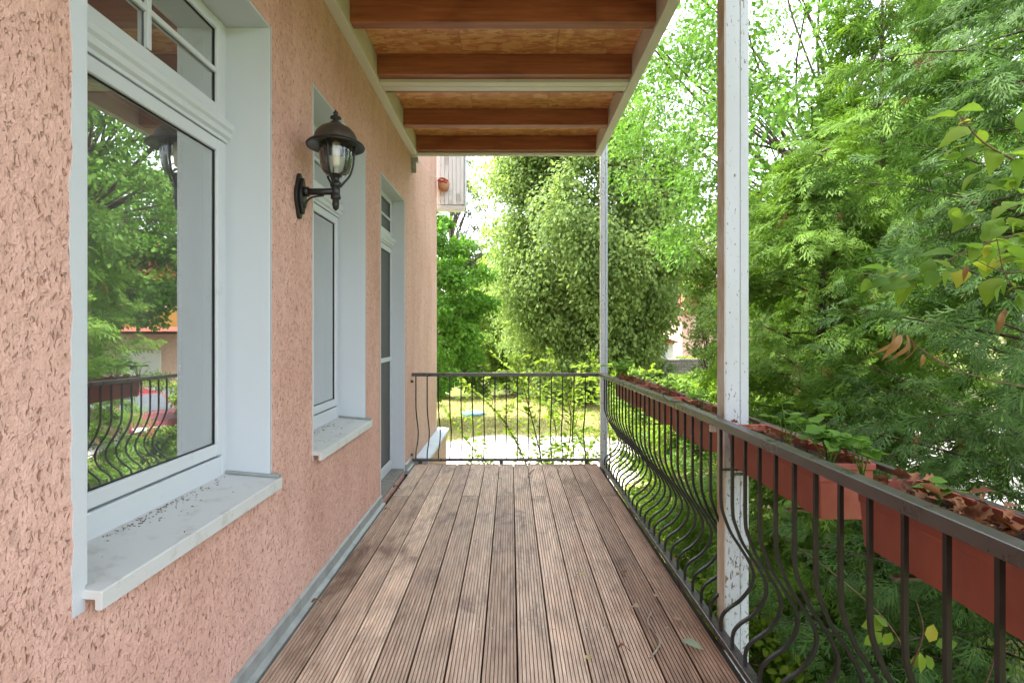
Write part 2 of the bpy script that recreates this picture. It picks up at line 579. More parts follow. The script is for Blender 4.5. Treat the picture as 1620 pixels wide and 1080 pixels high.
# leaves
mat_thuja_bright = M_leaf('thuja_yellow_green', (0.070, 0.145, 0.020), (0.125, 0.225, 0.028), 0.30, patch=1.6)
mat_thuja_dark = M_leaf('thuja_blue_green_shaded', (0.030, 0.072, 0.019), (0.068, 0.138, 0.028), 0.26, patch=1.6)  # blue green, darkened further to put shade into the leaf colour
mat_oak = M_leaf('oak_leaf_green', (0.077, 0.166, 0.028), (0.134, 0.250, 0.041), 0.40, tcol=(1.0, 1.12, 0.7))
mat_linden = M_leaf('linden_pale_green', (0.150, 0.232, 0.070), (0.225, 0.305, 0.104), 0.52, patch=0.7)
mat_maple = M_leaf('maple_green', (0.070, 0.173, 0.026), (0.115, 0.256, 0.033), 0.42, patch=0.8)
mat_light = M_leaf('light_tree_green', (0.109, 0.190, 0.040), (0.190, 0.282, 0.063), 0.42, patch=0.6)
mat_far = M_leaf('far_tree_green', (0.102, 0.179, 0.058), (0.173, 0.256, 0.090), 0.38, patch=0.5)
mat_pine = M_leaf('grey_pine_needle', (0.086, 0.127, 0.069), (0.144, 0.190, 0.109), 0.25, patch=0.7)
mat_young = M_leaf('young_yellow_green', (0.130, 0.225, 0.022), (0.215, 0.310, 0.038), 0.50)
mat_vine = M_leaf('vine_leaf_green', (0.130, 0.245, 0.050), (0.250, 0.350, 0.045), 0.58, patch=6.0, third=(0.46, 0.42, 0.06))
mat_seedling = M_leaf('seedling_green', (0.110, 0.245, 0.040), (0.180, 0.335, 0.060), 0.5)
mat_hedge = M_leaf('hedge_yellow_green', (0.155, 0.236, 0.023), (0.236, 0.316, 0.039), 0.4, patch=0.8)
mat_shrub = M_leaf('shrub_green', (0.081, 0.155, 0.030), (0.138, 0.230, 0.041), 0.42, patch=1.2)
mat_grass = M_leaf('grass_blade', (0.170, 0.180, 0.055), (0.300, 0.285, 0.105), 0.4, patch=0.6)
mat_dry = M_leaf('dry_brown_leaf', (0.10, 0.042, 0.024), (0.34, 0.165, 0.085), 0.2, tcol=(1.3, 1.0, 0.7), patch=10)
mat_deadleaf = M_leaf('withered_tan_leaf', (0.20, 0.115, 0.055), (0.34, 0.215, 0.10), 0.3, tcol=(1.3, 1.0, 0.6), patch=10)

# ------------------------------------------------------------------ ground
GZ = -1.9
def ground_z(x, y):
    t = np.clip((np.asarray(y, float) - 26) / 24, 0, 1)
    t = t * t * (3 - 2 * t)
    side = np.clip((8 - np.asarray(x, float)) / 14, 0, 1)
    bumps = 0.05 * np.sin(np.asarray(x) * 0.7 + 1) * np.sin(np.asarray(y) * 0.5)
    return GZ + t * (0.75 + 1.3 * side) + bumps * np.clip((np.asarray(y, float) - 1) / 6, 0, 1) * 0.5

gx = np.concatenate([np.linspace(-260, -45, 12), np.linspace(-40, 60, 90), np.linspace(66, 260, 12)])
gy = np.concatenate([np.linspace(-220, -12, 10), np.linspace(-8, 70, 80), np.linspace(76, 420, 16)])
XX, YY = np.meshgrid(gx, gy)
V = np.stack([XX, YY, ground_z(XX, YY)], -1).reshape(-1, 3)
nx, ny = len(gx), len(gy)
ii, jj = np.meshgrid(np.arange(nx - 1), np.arange(ny - 1))
a = (jj * nx + ii).ravel()
gme = np_mesh('ground', V, [np.stack([a, a + 1, a + nx + 1, a + nx], 1)])
tag(add_obj('ground', gme, mat_ground, smooth=True), kind='structure')

def ground_patch(name, mat, outline, lift):
    """A sheet that follows the terrain inside an outline of (x, y) points."""
    bm = bmesh.new()
    vs_ = [bm.verts.new((x, y, 0)) for x, y in outline]
    bm.faces.new(vs_)
    bmesh.ops.triangulate(bm, faces=bm.faces)
    for _ in range(3):
        bmesh.ops.subdivide_edges(bm, edges=bm.edges, cuts=1, use_grid_fill=True)
    for v in bm.verts:
        v.co.z = float(ground_z(v.co.x, v.co.y)) + lift
    bmesh.ops.recalc_face_normals(bm, faces=bm.faces)
    me = bpy.data.meshes.new(name)
    bm.to_mesh(me)
    bm.free()
    o = add_obj(name, me, mat)
    return tag(o, kind='structure')

def blob(cx, cy, rx, ry, n=28, wob=0.12, seed=0):
    r = random.Random(seed)
    ph = [r.uniform(0, 6.28) for _ in range(3)]
    return [(cx + rx * (1 + wob * math.sin(2 * t + ph[0]) + wob * 0.6 * math.sin(5 * t + ph[1])) * math.cos(t),
             cy + ry * (1 + wob * math.sin(3 * t + ph[2])) * math.sin(t)) for t in [2 * math.pi * k / n for k in range(n)]]
ground_patch('lawn', mat_lawn, blob(-0.5, 19.0, 8.0, 8.0, seed=1), 0.03)
ground_patch('gravel_yard', mat_gravel, blob(0.6, 13.6, 3.4, 3.1, seed=2), 0.05)
ground_patch('driveway', mat_concrete, [(7.0, 8), (14.5, 8), (19, 30), (12.2, 30)], 0.045)

# ------------------------------------------------------------------ the house
WX = -1.05                 # plane of the facade
FX = -1.24                 # plane of the window frames
Y_END = 7.49
house = empty('house', (-3.2, 2.0, GZ), 'salmon pink stucco house with white framed windows beside the balcony', 'house')

openings = [(1.297, 2.307, 0.745, 2.715), (2.80, 3.81, 0.745, 2.70), (4.256, 5.22, 0.0, 2.68), (-1.6, -0.5, 0.745, 2.71)]
ys = sorted({-4.0, Y_END} | {v for o in openings for v in o[:2]})
zs = sorted({GZ - 0.5, 6.2} | {v for o in openings for v in o[2:]})
bm = bmesh.new()
cache = {}
def vv(x, y, z):
    k = (round(x, 5), round(y, 5), round(z, 5))
    if k not in cache: cache[k] = bm.verts.new((x, y, z))
    return cache[k]
for a_, b_ in zip(ys[:-1], ys[1:]):
    for c_, d_ in zip(zs[:-1], zs[1:]):
        if any(o[0] - 1e-6 <= a_ and b_ <= o[1] + 1e-6 and o[2] - 1e-6 <= c_ and d_ <= o[3] + 1e-6 for o in openings):
            continue
        bm.faces.new([vv(WX, a_, c_), vv(WX, b_, c_), vv(WX, b_, d_), vv(WX, a_, d_)])
bx = WX - 0.40
for (a_, b_, c_, d_) in openings:
    for (p, q) in (((a_, c_), (a_, d_)), ((a_, d_), (b_, d_)), ((b_, d_), (b_, c_)), ((b_, c_), (a_, c_))):
        bm.faces.new([vv(WX, *p), vv(WX, *q), vv(bx, *q), vv(bx, *p)])
# gable end, back and top of the masonry
z0_, z1_ = zs[0], zs[-1]
bm.faces.new([bm.verts.new(p) for p in ((WX, Y_END, z0_), (-9, Y_END, z0_), (-9, Y_END, z1_), (WX, Y_END, z1_))])
bm.faces.new([bm.verts.new(p) for p in ((WX, -4, z0_), (-9, -4, z0_), (-9, -4, z1_), (WX, -4, z1_))])
bm.faces.new([bm.verts.new(p) for p in ((-9, -4, z0_), (-9, Y_END, z0_), (-9, Y_END, z1_), (-9, -4, z1_))])
me = bpy.data.meshes.new('wall')
bm.to_mesh(me)
bm.free()
add_obj('wall', me, mat_stucco, house)

# room behind the windows (closed box, seen only through the panes)
MB().box(-6, -1.452, -3.9, 7.3, -0.15, 2.95).build('room_wall', mat_interior, house)
bpy.data.objects['room_wall'].data.flip_normals()
rb = bmesh.new(); rb.from_mesh(bpy.data.objects['room_wall'].data)
for f in list(rb.faces):
    if f.calc_center_median().x > -1.5: rb.faces.remove(f)
rb.to_mesh(bpy.data.objects['room_wall'].data); rb.free()

mat_rooftile = M_bricklike('red_roof_tiles', (0.30, 0.085, 0.05), (0.38, 0.12, 0.07), (0.10, 0.04, 0.03), 1.0, 0.3, 0.3, 0.03, (0, 0, 0))
rp = [(-9.5, 6.0), (-0.75, 6.0), (-0.75, 6.2), (-5.1, 9.2), (-9.5, 6.2)]
MB().prism(rp, 'y', -4.5, Y_END + 0.45).build('roof', mat_rooftile, house)

def ragged_band(a, b, z0, z1, side, w, seed):
    """Paint lapped from the reveal onto the stucco with an uneven edge: strip along a vertical arris at y=a."""
    r = random.Random(seed)
    n = 70
    m = MB()
    s = 0.0
    pts = []
    for k in range(n + 1):
        z = z0 + (z1 - z0) * k / n
        s = 0.72 * s + r.uniform(-1, 1) * 0.30
        pts.append((a + side * max(0.005, w * (1 + 0.42 * s)), z))
    for k in range(n):
        (ya, za), (yb, zb) = pts[k], pts[k + 1]
        i = len(m.v)
        m.v += [(WX + 0.0025, a - side * 0.002, za), (WX + 0.0025, ya, za), (WX + 0.0025, yb, zb), (WX + 0.0025, a - side * 0.002, zb)]
        m.f.append((i, i + 1, i + 2, i + 3))
        m.v += [(WX - 0.001, ya, za), (WX - 0.001, yb, zb)]
        m.f.append((i + 1, i + 4, i + 5, i + 2))
    return m

def make_window(y0, y1, z0, z1, sill=True, pane_mat=None, fx=FX, glass_z=(0.91, 2.142), upper=(2.339, 2.652), bar=None, seed=1, name='window', band=0.03):
    fd = 0.07
    xb, xf = fx - fd, fx
    bot = z0 + 0.012 if sill else z0 + 0.035
    m = MB()
    fw = 0.042
    m.box(xb, xf, y0 + 0.004, y0 + fw, bot, z1 - 0.004)
    m.box(xb, xf, y1 - fw, y1 - 0.004, bot, z1 - 0.004)
    m.box(xb + .001, xf - .001, y0 + fw, y1 - fw, z1 - 0.03, z1 - 0.004)
    m.box(xb + .001, xf - .001, y0 + fw, y1 - fw, bot, glass_z[0] - 0.062)
    w = m.build(name, mat_white, house, 0.004)
    # transom with its stepped moulding
    t0, t1 = glass_z[1] + 0.055, upper[0] - 0.045
    tm = MB()
    mid = (t0 + t1) / 2
    prof = [(xb + .002, t0), (xf + 0.010, t0), (xf + 0.012, t0 + 0.012), (xf + 0.026, t0 + 0.020), (xf + 0.030, mid - 0.012), (xf + 0.024, mid - 0.006),
            (xf + 0.036, mid + 0.004), (xf + 0.040, mid + 0.020), (xf + 0.034, t1 - 0.014), (xf + 0.012, t1 - 0.006), (xf + 0.008, t1), (xb + .002, t1)]
    tm.prism(prof, 'y', y0 + 0.006, y1 - 0.006)
    tm.build('transom', mat_white, w, 0.0015)
    # sashes
    def sash(za, zb):
        s = MB()
        sw = 0.050
        ya, yb = y0 + fw - 0.004, y1 - fw + 0.004
        xs = xf + 0.008
        s.box(xb + .01, xs, ya, ya + sw, za - 0.05, zb + 0.05)
        s.box(xb + .01, xs, yb - sw, yb, za - 0.05, zb + 0.05)
        s.box(xb + .011, xs - .001, ya + sw, yb - sw, za - 0.05, za)
        s.box(xb + .011, xs - .001, ya + sw, yb - sw, zb, zb + 0.05)
        so = s.build('sash', mat_white, w, 0.005)
        g = MB()
        gx = xf - 0.006
        A, B = ya + sw, yb - sw
        g.box(gx - .006, gx + .0015, A - .002, A + .0032, za, zb)
        g.box(gx - .006, gx + .0015, B - .0032, B + .002, za, zb)
        g.box(gx - .0055, gx + .001, A + .0032, B - .0032, za - .002, za + .0032)
        g.box(gx - .0055, gx + .001, A + .0032, B - .0032, zb - .0032, zb + .002)
        g.build('gasket', mat_gasket, w)
        p = MB()
        i = 0
        p.v += [(gx - .004, A + .002, za + .002), (gx - .004, B - .002, za + .002), (gx - .004, B - .002, zb - .002), (gx - .004, A + .002, zb - .002)]
        p.f.append((0, 1, 2, 3))
        p.build('pane', pane_mat or mat_glass, w)
        return A, B, gx
    A, B, gx = sash(*glass_z)
    sash(*upper)
    ym = (A + B) / 2
    zm = upper[0] + (upper[1] - upper[0]) * 0.44
    MB().box(gx - .001, gx + .014, ym - 0.011, ym + 0.011, upper[0] + .004, upper[1] - .004).build('muntin', mat_white, w, 0.003)
    MB().box(gx - .001, gx + .0125, A + .004, B - .004, zm - 0.010, zm + 0.010).build('muntin', mat_white, w, 0.003)
    if bar:
        MB().box(gx - .001, gx + .016, A + .004, B - .004, bar - 0.02, bar + 0.02).build('glazing_bar', mat_white, w, 0.003)
    # painted lining of the reveal
    lt = 0.012
    zb_ = z0 + 0.01
    rl = MB()
    rl.box(bx + .02, WX + .0018, y1 - lt, y1 - 0.0015, zb_, z1 - lt)
    rl.box(bx + .02, WX + .0018, y0 + 0.0015, y0 + lt, zb_, z1 - lt)
    rl.box(bx + .021, WX + .0010, y0 + 0.0015, y1 - 0.0015, z1 - lt, z1 - 0.0015)
    rl.build('reveal_lining', mat_reveal, w, 0.003)
    ragged_band(y0, y0, z0 - (0.05 if sill else -0.0), z1 + 0.0, -1, band, seed).build('paint_band', mat_reveal, w)
    ragged_band(y1, y1, z0 + 0.01, z1 + 0.0, 1, 0.007, seed + 5).build('paint_band', mat_reveal, w)
    if sill:
        xo = -1.0
        s = MB()
        zt = z0
        prof = [(FX - .01, zt + 0.022), (xo - 0.003, zt + 0.001), (xo, zt - 0.003), (xo, zt - 0.046), (xo - 0.018, zt - 0.046), (xo - 0.018, zt - 0.020), (FX - .01, zt - 0.006)]
        s.prism(prof, 'y', y0 - 0.006, y1 + 0.004)
        so = s.build('sill', mat_sill, w, 0.002)
        e = MB().prism([(FX + .002, zt + 0.023), (xo - 0.004, zt + 0.003), (xo - 0.004, zt + 0.016), (FX + .002, zt + 0.036)], 'y', y1 - 0.022, y1 + 0.0035)
        e.build('sill_end_cap', mat_zinc, w, 0.002)
    return w

w1 = make_window(*openings[0], seed=3, band=0.036)
w2 = make_window(*openings[1], seed=14, band=0.006)
w4 = make_window(*openings[3], seed=21, band=0.02)
w3 = make_window(*openings[2], sill=False, fx=-1.172, pane_mat=M_simple('dark_fly_screen', (0.085, 0.085, 0.09), 0.5, 0.4, 0, 0.1, 4, 0.2, 300), glass_z=(0.14, 2.142), upper=(2.339, 2.62), bar=1.12, seed=9, name='balcony_door', band=0.005)
MB().box(bx + .03, WX - 0.004, openings[2][0] + .013, openings[2][1] - .013, -0.06, 0.034).build('threshold', mat_stone, w3, 0.006)
tag(w3, 'narrow white framed glazed balcony door')

# grime and crumbs on the sill of the two windows
def crumbs(name, y0, y1, z, n, parent):
    r = random.Random(n)
    m = MB()
    for _ in range(n):
        x = FX + 0.014 + abs(r.gauss(0, 0.022 if r.random() < 0.8 else 0.09))
        y = r.uniform(y0, y1) if r.random() < 0.45 else r.gauss((y0 + y1) / 2, 0.12)
        if not (y0 < y < y1) or x > -1.03: continue
        s = r.uniform(0.0009, 0.0028)
        zz = z + 0.022 - (x - FX) * 0.085
        a_ = r.uniform(0, 3.1)
        L = s * r.choice((1, 1.5, 2.5))
        m.tube([(x - L * math.cos(a_), y - L * math.sin(a_), zz + s * .3), (x + L * math.cos(a_), y + L * math.sin(a_), zz + s * .4)], s * 0.6, 4)
    o = m.build(name, mat_twig, parent)
    o['kind'] = 'stuff'
crumbs('crumbs', 1.36, 2.28, 0.745, 130, w1)
crumbs('crumbs', 2.9, 3.78, 0.745, 60, w2)

# zinc flashing where the facade meets the deck
fl = [(-1.5, 0.55), (0.552, 1.62), (1.622, 2.60), (2.602, 3.42), (3.422, 4.25), (5.225, 5.56)]
for a_, b_ in fl:
    m = MB()
    m.prism([(WX + .0005, -0.03), (WX + 0.044, -0.03), (WX + 0.044, 0.004), (WX + 0.020, 0.012), (WX + 0.017, 0.066), (WX + 0.0005, 0.072)], 'y', a_, b_)
    f_ = m.build('flashing', mat_zinc, house, 0.002)
for yy in (1.9, 2.5, 3.05, 3.6, 4.1):
    m = MB()
    m.tube([(WX + 0.016, yy, 0.048), (WX + 0.0235, yy, 0.048)], 0.006, 10)
    m.build('flashing_screw', mat_screw, house)

# clad box under the eaves beyond the balcony
eb = MB()
eb.box(-1.06, -0.66, 7.56, 7.66, 3.17, 5.0)
ebo = empty('eaves_box', (-0.86, 8.3, 3.15), 'white vertical board cladding box under the eaves past the wall corner', 'eaves box')
eb.build('core', mat_clad, ebo)
for k in range(7):
    x = -1.055 + k * 0.0555
    MB().box(x, x + 0.0525, 7.535, 7.558, 3.20, 5.0).build('board', mat_clad, ebo, 0.004)
MB().box(-1.06, -0.655, 7.525, 7.67, 3.12, 3.168).build('bottom_trim', mat_cream, ebo, 0.004)
MB().box(-0.658, -0.64, 7.522, 7.67, 3.155, 5.0).build('edge_trim', mat_white, ebo, 0.004)

# little clay nest pot hung in front of it
nest = empty('nest_pot', (-0.945, 7.44, 3.36), 'small terracotta nest pot hanging by a string before the white cladding', 'nest pot')
nm = MB()
nm.lathe([(0.0, 0.0), (0.055, 0.005), (0.075, 0.05), (0.085, 0.10), (0.075, 0.135), (0.05, 0.15), (0.04, 0.145), (0.055, 0.125), (0.06, 0.09), (0.0, 0.06)], (-0.945, 7.44, 3.36), 14)
nm.build('pot', M_simple('clay', (0.42, 0.20, 0.11), 0.8), nest, smooth=True)
nm = MB()
nm.tube(catmull([(-1.02, 7.40, 3.49), (-0.98, 7.37, 3.52), (-0.93, 7.36, 3.515), (-0.88, 7.40, 3.49)], 5), 0.016, 6)
nm.tube(catmull([(-1.0, 7.38, 3.47), (-0.95, 7.35, 3.485), (-0.89, 7.37, 3.46)], 5), 0.012, 6)
nm.build('rim', M_simple('red_clay_rim', (0.42, 0.10, 0.06), 0.7), nest, smooth=True)
MB().tube([(-1.02, 5.60, 3.235), (-1.0, 6.5, 3.33), (-0.945, 7.43, 3.50)], 0.0022, 5).build('string', mat_cream, nest)

# cheek wall with coping below the corner, beyond the far railing
cw = empty('cheek_wall', (-0.98, 6.6, GZ), 'low pink wall with pale blue coping beyond the far railing', 'wall')
MB().box(WX + .0, -0.93, 5.80, 7.62, GZ - .3, -0.045).build('masonry', mat_stucco, cw)
MB().prism([(WX + .003, -0.045), (-0.895, -0.045), (-0.895, -0.012), (WX + .003, 0.004)], 'y', 5.72, 7.66).build('coping', M_simple('pale_blue_coping_paint', (0.52, 0.60, 0.66), 0.5), cw, 0.003)

# ------------------------------------------------------------------ deck
deck = MB()
deck.box(-1.045, 0.955, -1.5, 5.60, -0.20, -0.045)
deck_o = tag(deck.build('balcony_floor', mat_under), kind='structure')
NB = 13
pitch = (0.908 + 1.0) / NB
bw = pitch - 0.008
def board_profile(seedless=0):
    n = 8
    rib = bw / (n + 0.55)
    prof = []
    x = -bw / 2
    prof.append((x, -0.0015))
    prof.append((x + 0.002, 0.0))
    x += rib * 0.78
    for k in range(n):
        g = rib * 0.23
        prof += [(x, 0.0), (x + 0.0008, -0.007), (x + g - 0.0008, -0.007), (x + g, 0.0)]
        x += rib
    prof += [(bw / 2 - 0.002, 0.0), (bw / 2, -0.0015), (bw / 2, -0.026), (-bw / 2, -0.026)]
    return prof
bp = board_profile()
def board_mesh(L):
    m = MB()
    m.prism(bp, 'y', 0, L)
    me = m.mesh('board')
    b2 = bmesh.new(); b2.from_mesh(me)
    bmesh.ops.recalc_face_normals(b2, faces=b2.faces)
    b2.to_mesh(me); b2.free()
    me.materials.append(mat_deck)
    return me
JY = 4.454
me_long, me_short, me_full = board_mesh(JY + 1.45 - 0.003), board_mesh(5.535 - JY - 0.003), board_mesh(5.535 + 1.45)
rb_ = random.Random(4)
for k in range(NB):
    x = -1.0 + pitch * (k + 0.5)
    if k % 2 == 0:
        parts = [(me_long, -1.45), (me_short, JY + 0.003)]
    else:
        parts = [(me_full, -1.45)]
    for me, y in parts:
        o = add_obj('board', me, None, deck_o)
        o.location = (x + rb_.uniform(-.0008, .0008), y, rb_.uniform(-0.0018, 0.0012))
        o.rotation_euler = (0, R(rb_.uniform(-0.35, 0.35)), 0)
sm = MB()
for yy in (1.95, 2.46, 2.97, 3.50, 4.02, 4.41, 4.50, 5.0, 5.46):
    for k in range(NB):
        if 4.3 < yy < 4.6 and k % 2: continue
        for dx in (-0.045, 0.045):
            x = -1.0 + pitch * (k + 0.5) + dx + rb_.uniform(-.004, .004)
            y = yy + rb_.uniform(-.008, .008)
            sm.tube([(x, y, -0.008), (x, y, 0.0014)], 0.0046, 6)
so = sm.build('deck_screws', mat_screw, deck_o)
so['kind'] = 'stuff'

# ------------------------------------------------------------------ balcony roof
RZ = 3.235
roof = empty('balcony_roof', (-0.05, 2.0, RZ), 'timber balcony roof with red brown joists and chipboard panels overhead', 'balcony roof')
XL, XR = WX, 0.955
MB().box(XL + .001, XL + 0.072, -1.5, 5.545, RZ, 3.412).build('wall_beam', mat_cream, roof, 0.004)
MB().box(XR - 0.070, XR, -1.5, 5.545, RZ, 3.412).build('edge_beam', mat_cream, roof, 0.004)
MB().box(XL + .001, XR, 5.546, 5.575, RZ - 0.003, 3.60).build('end_trim', mat_cream, roof, 0.003)
MB().box(XL + .002, XR + 0.001, 5.520, 5.5455, RZ + 0.004, RZ + 0.022).build('end_lip', mat_cream, roof, 0.002)
for ya, yb in ((-1.3, -1.22), (-0.7, -0.62), (-0.05, 0.03), (0.60, 0.68), (1.25, 1.33), (1.90, 1.98), (2.55, 2.63), (3.204, 3.284), (3.857, 3.936), (4.085, 4.160), (4.80, 4.885), (5.465, 5.519)):
    MB().box(XL + 0.073, XR - 0.071, ya, yb, 3.262, 3.41).build('joist', mat_joist, roof, 0.004)
for a_, b_ in ((3.940, 4.008), (4.012, 4.080)):
    MB().box(XL + 0.0735, XR - 0.0715, a_, b_, 3.240, 3.30).build('joint_profile', mat_cream, roof, 0.003)
for a_, b_ in ((XL + 0.002, -0.3515), (-0.3485, 0.3255), (0.3285, XR)):
    MB().box(a_, b_, -1.5, 5.545, 3.4135, 3.436).build('panel', mat_osb, roof)
MB().box(XL, XR + 0.05, -1.5, 5.545, 3.44, 3.60).build('roof_deck', mat_under, roof)
# small bracket at the corner of the wall beam
bk = MB()
bk.box(WX + .001, WX + 0.05, 5.58, 5.60, 3.06, 3.23)
bk.box(WX + .001, WX + 0.07, 5.578, 5.63, 3.18, 3.232)
bk.tube([(WX + 0.03, 5.575, 3.11), (WX + 0.03, 5.56, 3.11)], 0.012, 8)
bk.build('bracket', mat_zinc, roof, 0.003)

# ------------------------------------------------------------------ posts
def post(name, x0, x1, y0, y1, seam, label):
    p = empty(name, ((x0 + x1) / 2, (y0 + y1) / 2, GZ), label, 'post', 'balcony roof posts')
    MB().box(x0 + 0.004, seam - 0.0015, y0, y1, GZ - .2, 6.0).build('shaft', mat_post, p, 0.003)
    MB().box(seam + 0.0015, x1, y0 + 0.003, y1 - .003, GZ - .2, 6.0).build('batten', mat_post, p, 0.003)
    MB().box(x0, x0 + 0.0038, y0 + 0.001, y1, GZ - .2, 6.0).build('bare_side', mat_post_side, p)
    return p
post('support_post', 0.972, 1.084, 2.40, 2.485, 1.044, 'tall near post with peeling white paint outside the railing')
post('support_post', 0.955, 1.030, 5.60, 5.665, 1.005, 'slim far white post at the outer corner of the balcony')

# ------------------------------------------------------------------ railing
rail = empty('balcony_railing', (0.93, 5.55, 0.0), 'dark brown metal railing with bellied bars along two sides of the balcony', 'railing')
BX = 0.935
FY = 5.555
def rail_z(y):
    return 0.952 + 0.040 * min(1, max(0, (FY - y) / 2.4))
belly = [(0.0, 0.655), (0.004, 0.60), (0.020, 0.55), (0.045, 0.49), (0.080, 0.435), (0.115, 0.38), (0.139, 0.33), (0.143, 0.29), (0.130, 0.245),
         (0.085, 0.190), (0.035, 0.155), (0.008, 0.125), (0.0, 0.095)]
def bar_mesh(top):
    pts = [(0, 0, top)] + [(p.x, 0, p.z) for p in catmull([(x, 0, z) for x, z in belly], 3)] + [(0, 0, 0.045)]
    m = MB()
    m.tube(pts, 0.0058, 4, square=True)
    me = m.mesh('baluster')
    b2 = bmesh.new(); b2.from_mesh(me)
    bmesh.ops.recalc_face_normals(b2, faces=b2.faces)
    b2.to_mesh(me); b2.free()
    me.materials.append(mat_bar)
    return me
bar_near, bar_far = bar_mesh(0.965), bar_mesh(0.93)
# bars sit at 1/(x-808) spacing measured in the photograph: 0.1218 m
y = 0.935 * F_PX / 332.4 + 0.1218 * 24
ybars = []
while y > -1.4:
    if y < FY - 0.05: ybars.append(y)
    y -= 0.1218
for y in ybars:
    top = rail_z(y) - 0.03
    o = add_obj('baluster', bar_near if top > 0.945 else bar_far, None, rail)
    o.location = (BX, y, (top - (0.965 if top > 0.945 else 0.93)))
xb_ = -0.998
while xb_ < 0.90:
    o = add_obj('baluster', bar_far, None, rail)
    o.location = (xb_, FY, -0.012)
    o.rotation_euler = (0, 0, R(90))
    xb_ += 0.1188
# rails: rectangular tube, slightly crowned
def rail_section(w, h):
    return w, h
tr = MB()
stations = [-1.45, 0, 1, 2, 3.1, 3.8, 4.4, 5.0, FY + 0.024]
for a_, b_ in zip(stations[:-1], stations[1:]):
    pass
w_, h_ = 0.024, 0.036
s0 = len(tr.v)
for y in stations:
    z = rail_z(y)
    tr.v += [(BX - w_, y, z - h_), (BX + w_, y, z - h_), (BX + w_, y, z), (BX - w_, y, z)]
for k in range(len(stations) - 1):
    for i in range(4):
        j = (i + 1) % 4
        tr.f.append((k * 4 + i, k * 4 + j, (k + 1) * 4 + j, (k + 1) * 4 + i))
tr.f.append((0, 1, 2, 3)); tr.f.append(tuple(4 * (len(stations) - 1) + i for i in range(4)))
tr.build('top_rail', mat_rail, rail, 0.004)
MB().box(-1.04, BX - w_ - .001, FY - 0.022, FY + 0.022, 0.914, 0.950).build('top_rail', mat_rail, rail, 0.004)
MB().box(BX - 0.022, BX + 0.022, -1.45, FY + 0.022, 0.024, 0.052).build('bottom_rail', mat_rail, rail, 0.003)
MB().box(-1.045, BX - 0.0225, FY - 0.02, FY + 0.02, 0.024, 0.050).build('bottom_rail', mat_rail, rail, 0.003)
for z in (0.86, 0.09):
    MB().tube([(-1.05, FY, z), (-1.025, FY, z)], 0.014, 10).build('wall_fixing', mat_rail, rail)
# feet that carry the bottom rails
for x in (-0.95, -0.1, 0.80):
    MB().box(x - 0.02, x + 0.02, FY - 0.012, FY + 0.012, -0.05, 0.024).build('foot', mat_rail, rail)
for y in (0.5, 1.7, 2.9, 4.1, 5.3):
    MB().box(BX - 0.012, BX + 0.012, y - 0.02, y + 0.02, -0.1, 0.024).build('foot', mat_rail, rail)
# clamp round the near post and thin bar beside it
MB().tube([(BX + .004, 2.375, 0.762), (BX + 0.14, 2.375, 0.762)], 0.006, 6).build('post_clamp', mat_rail, rail)
MB().box(BX - 0.009, BX + 0.016, 2.44, 2.462, 0.918, 0.948).build('post_fixing', mat_cream, rail)

# window-box guard rail outside the railing
guard = empty('planter_guard', (1.17, 3.0, 0.75), 'thin dark guard bar carrying the flower boxes outside the railing', 'guard rail')
MB().box(1.166, 1.190, 0.2, 5.0, 0.945, 0.962).build('bar', mat_rail, guard, 0.002)
for y in (0.75, 1.30, 1.80, 2.25, 2.70, 3.10, 3.48, 3.85, 4.30, 4.80):
    m = MB()
    m.box(BX + 0.006, 1.178, y - 0.009, y + 0.009, 0.771, 0.779)
    m.box(1.178, 1.186, y - 0.009, y + 0.009, 0.771, 0.9445)
    m.build('bracket', mat_rail, guard)

# ------------------------------------------------------------------ wall lamp
LY, LX, LZ = 2.60, -0.862, 2.07
lamp = empty('wall_lamp', (WX, LY, LZ), 'black lantern wall lamp with domed hood and clear glass', 'wall lamp')
def scallop(hw, hh, n=48):
    out = []
    for k in range(n):
        t = 2 * math.pi * k / n
        r = 1 + 0.10 * math.cos(4 * t) - 0.05 * math.cos(2 * t)
        out.append((hw * r * math.cos(t) * 0.98, hh * r * math.sin(t)))
    return out
m = MB()
m.prism([(LY + p * 1.0, 2.048 + q) for p, q in scallop(0.050, 0.098)], 'x', WX + 0.001, WX + 0.018)
m.build('back_plate', mat_lampmetal, lamp, 0.003)
m = MB()
m.prism([(LY + p, 2.048 + q) for p, q in scallop(0.036, 0.078)], 'x', WX + 0.0185, WX + 0.034)
m.build('back_boss', mat_lampmetal, lamp, 0.005)
m = MB()
m.tube([(WX + 0.03, LY, LZ), (LX, LY, LZ)], 0.0165, 12)
m.tube([(WX + 0.034, LY, LZ), (WX + 0.055, LY, LZ)], 0.024, 14)
m.build('arm', mat_lampmetal, lamp, smooth=True)
m = MB()
m.tube(catmull([(WX + 0.036, LY, 1.99), (WX + 0.045, LY, 2.02), (WX + 0.07, LY, 2.042), (WX + 0.13, LY, 2.052)], 5), 0.005, 8)
m.build('scroll', mat_lampmetal, lamp, smooth=True)
c = (LX, LY, 0)
MB().lathe([(0.0, 1.975), (0.012, 1.985), (0.017, 2.005), (0.015, 2.03), (0.024, 2.035), (0.024, 2.05), (0.020, 2.055), (0.020, 2.09), (0.026, 2.095), (0.026, 2.115), (0.018, 2.12), (0.018, 2.14), (0.03, 2.145), (0.03, 2.155), (0.0, 2.156)], c, 20).build('stem', mat_lampmetal, lamp, smooth=True)
for k in range(3):
    a = 2 * math.pi * k / 3 + 2.5
    pr = [(0.022, 2.095), (0.040, 2.120), (0.066, 2.155), (0.081, 2.20), (0.087, 2.25), (0.088, 2.31)]
    MB().tube(catmull([(LX + r * math.cos(a), LY + r * math.sin(a), z) for r, z in pr], 4), 0.0055, 6).build('cage_bar', mat_lampmetal, lamp, smooth=True)
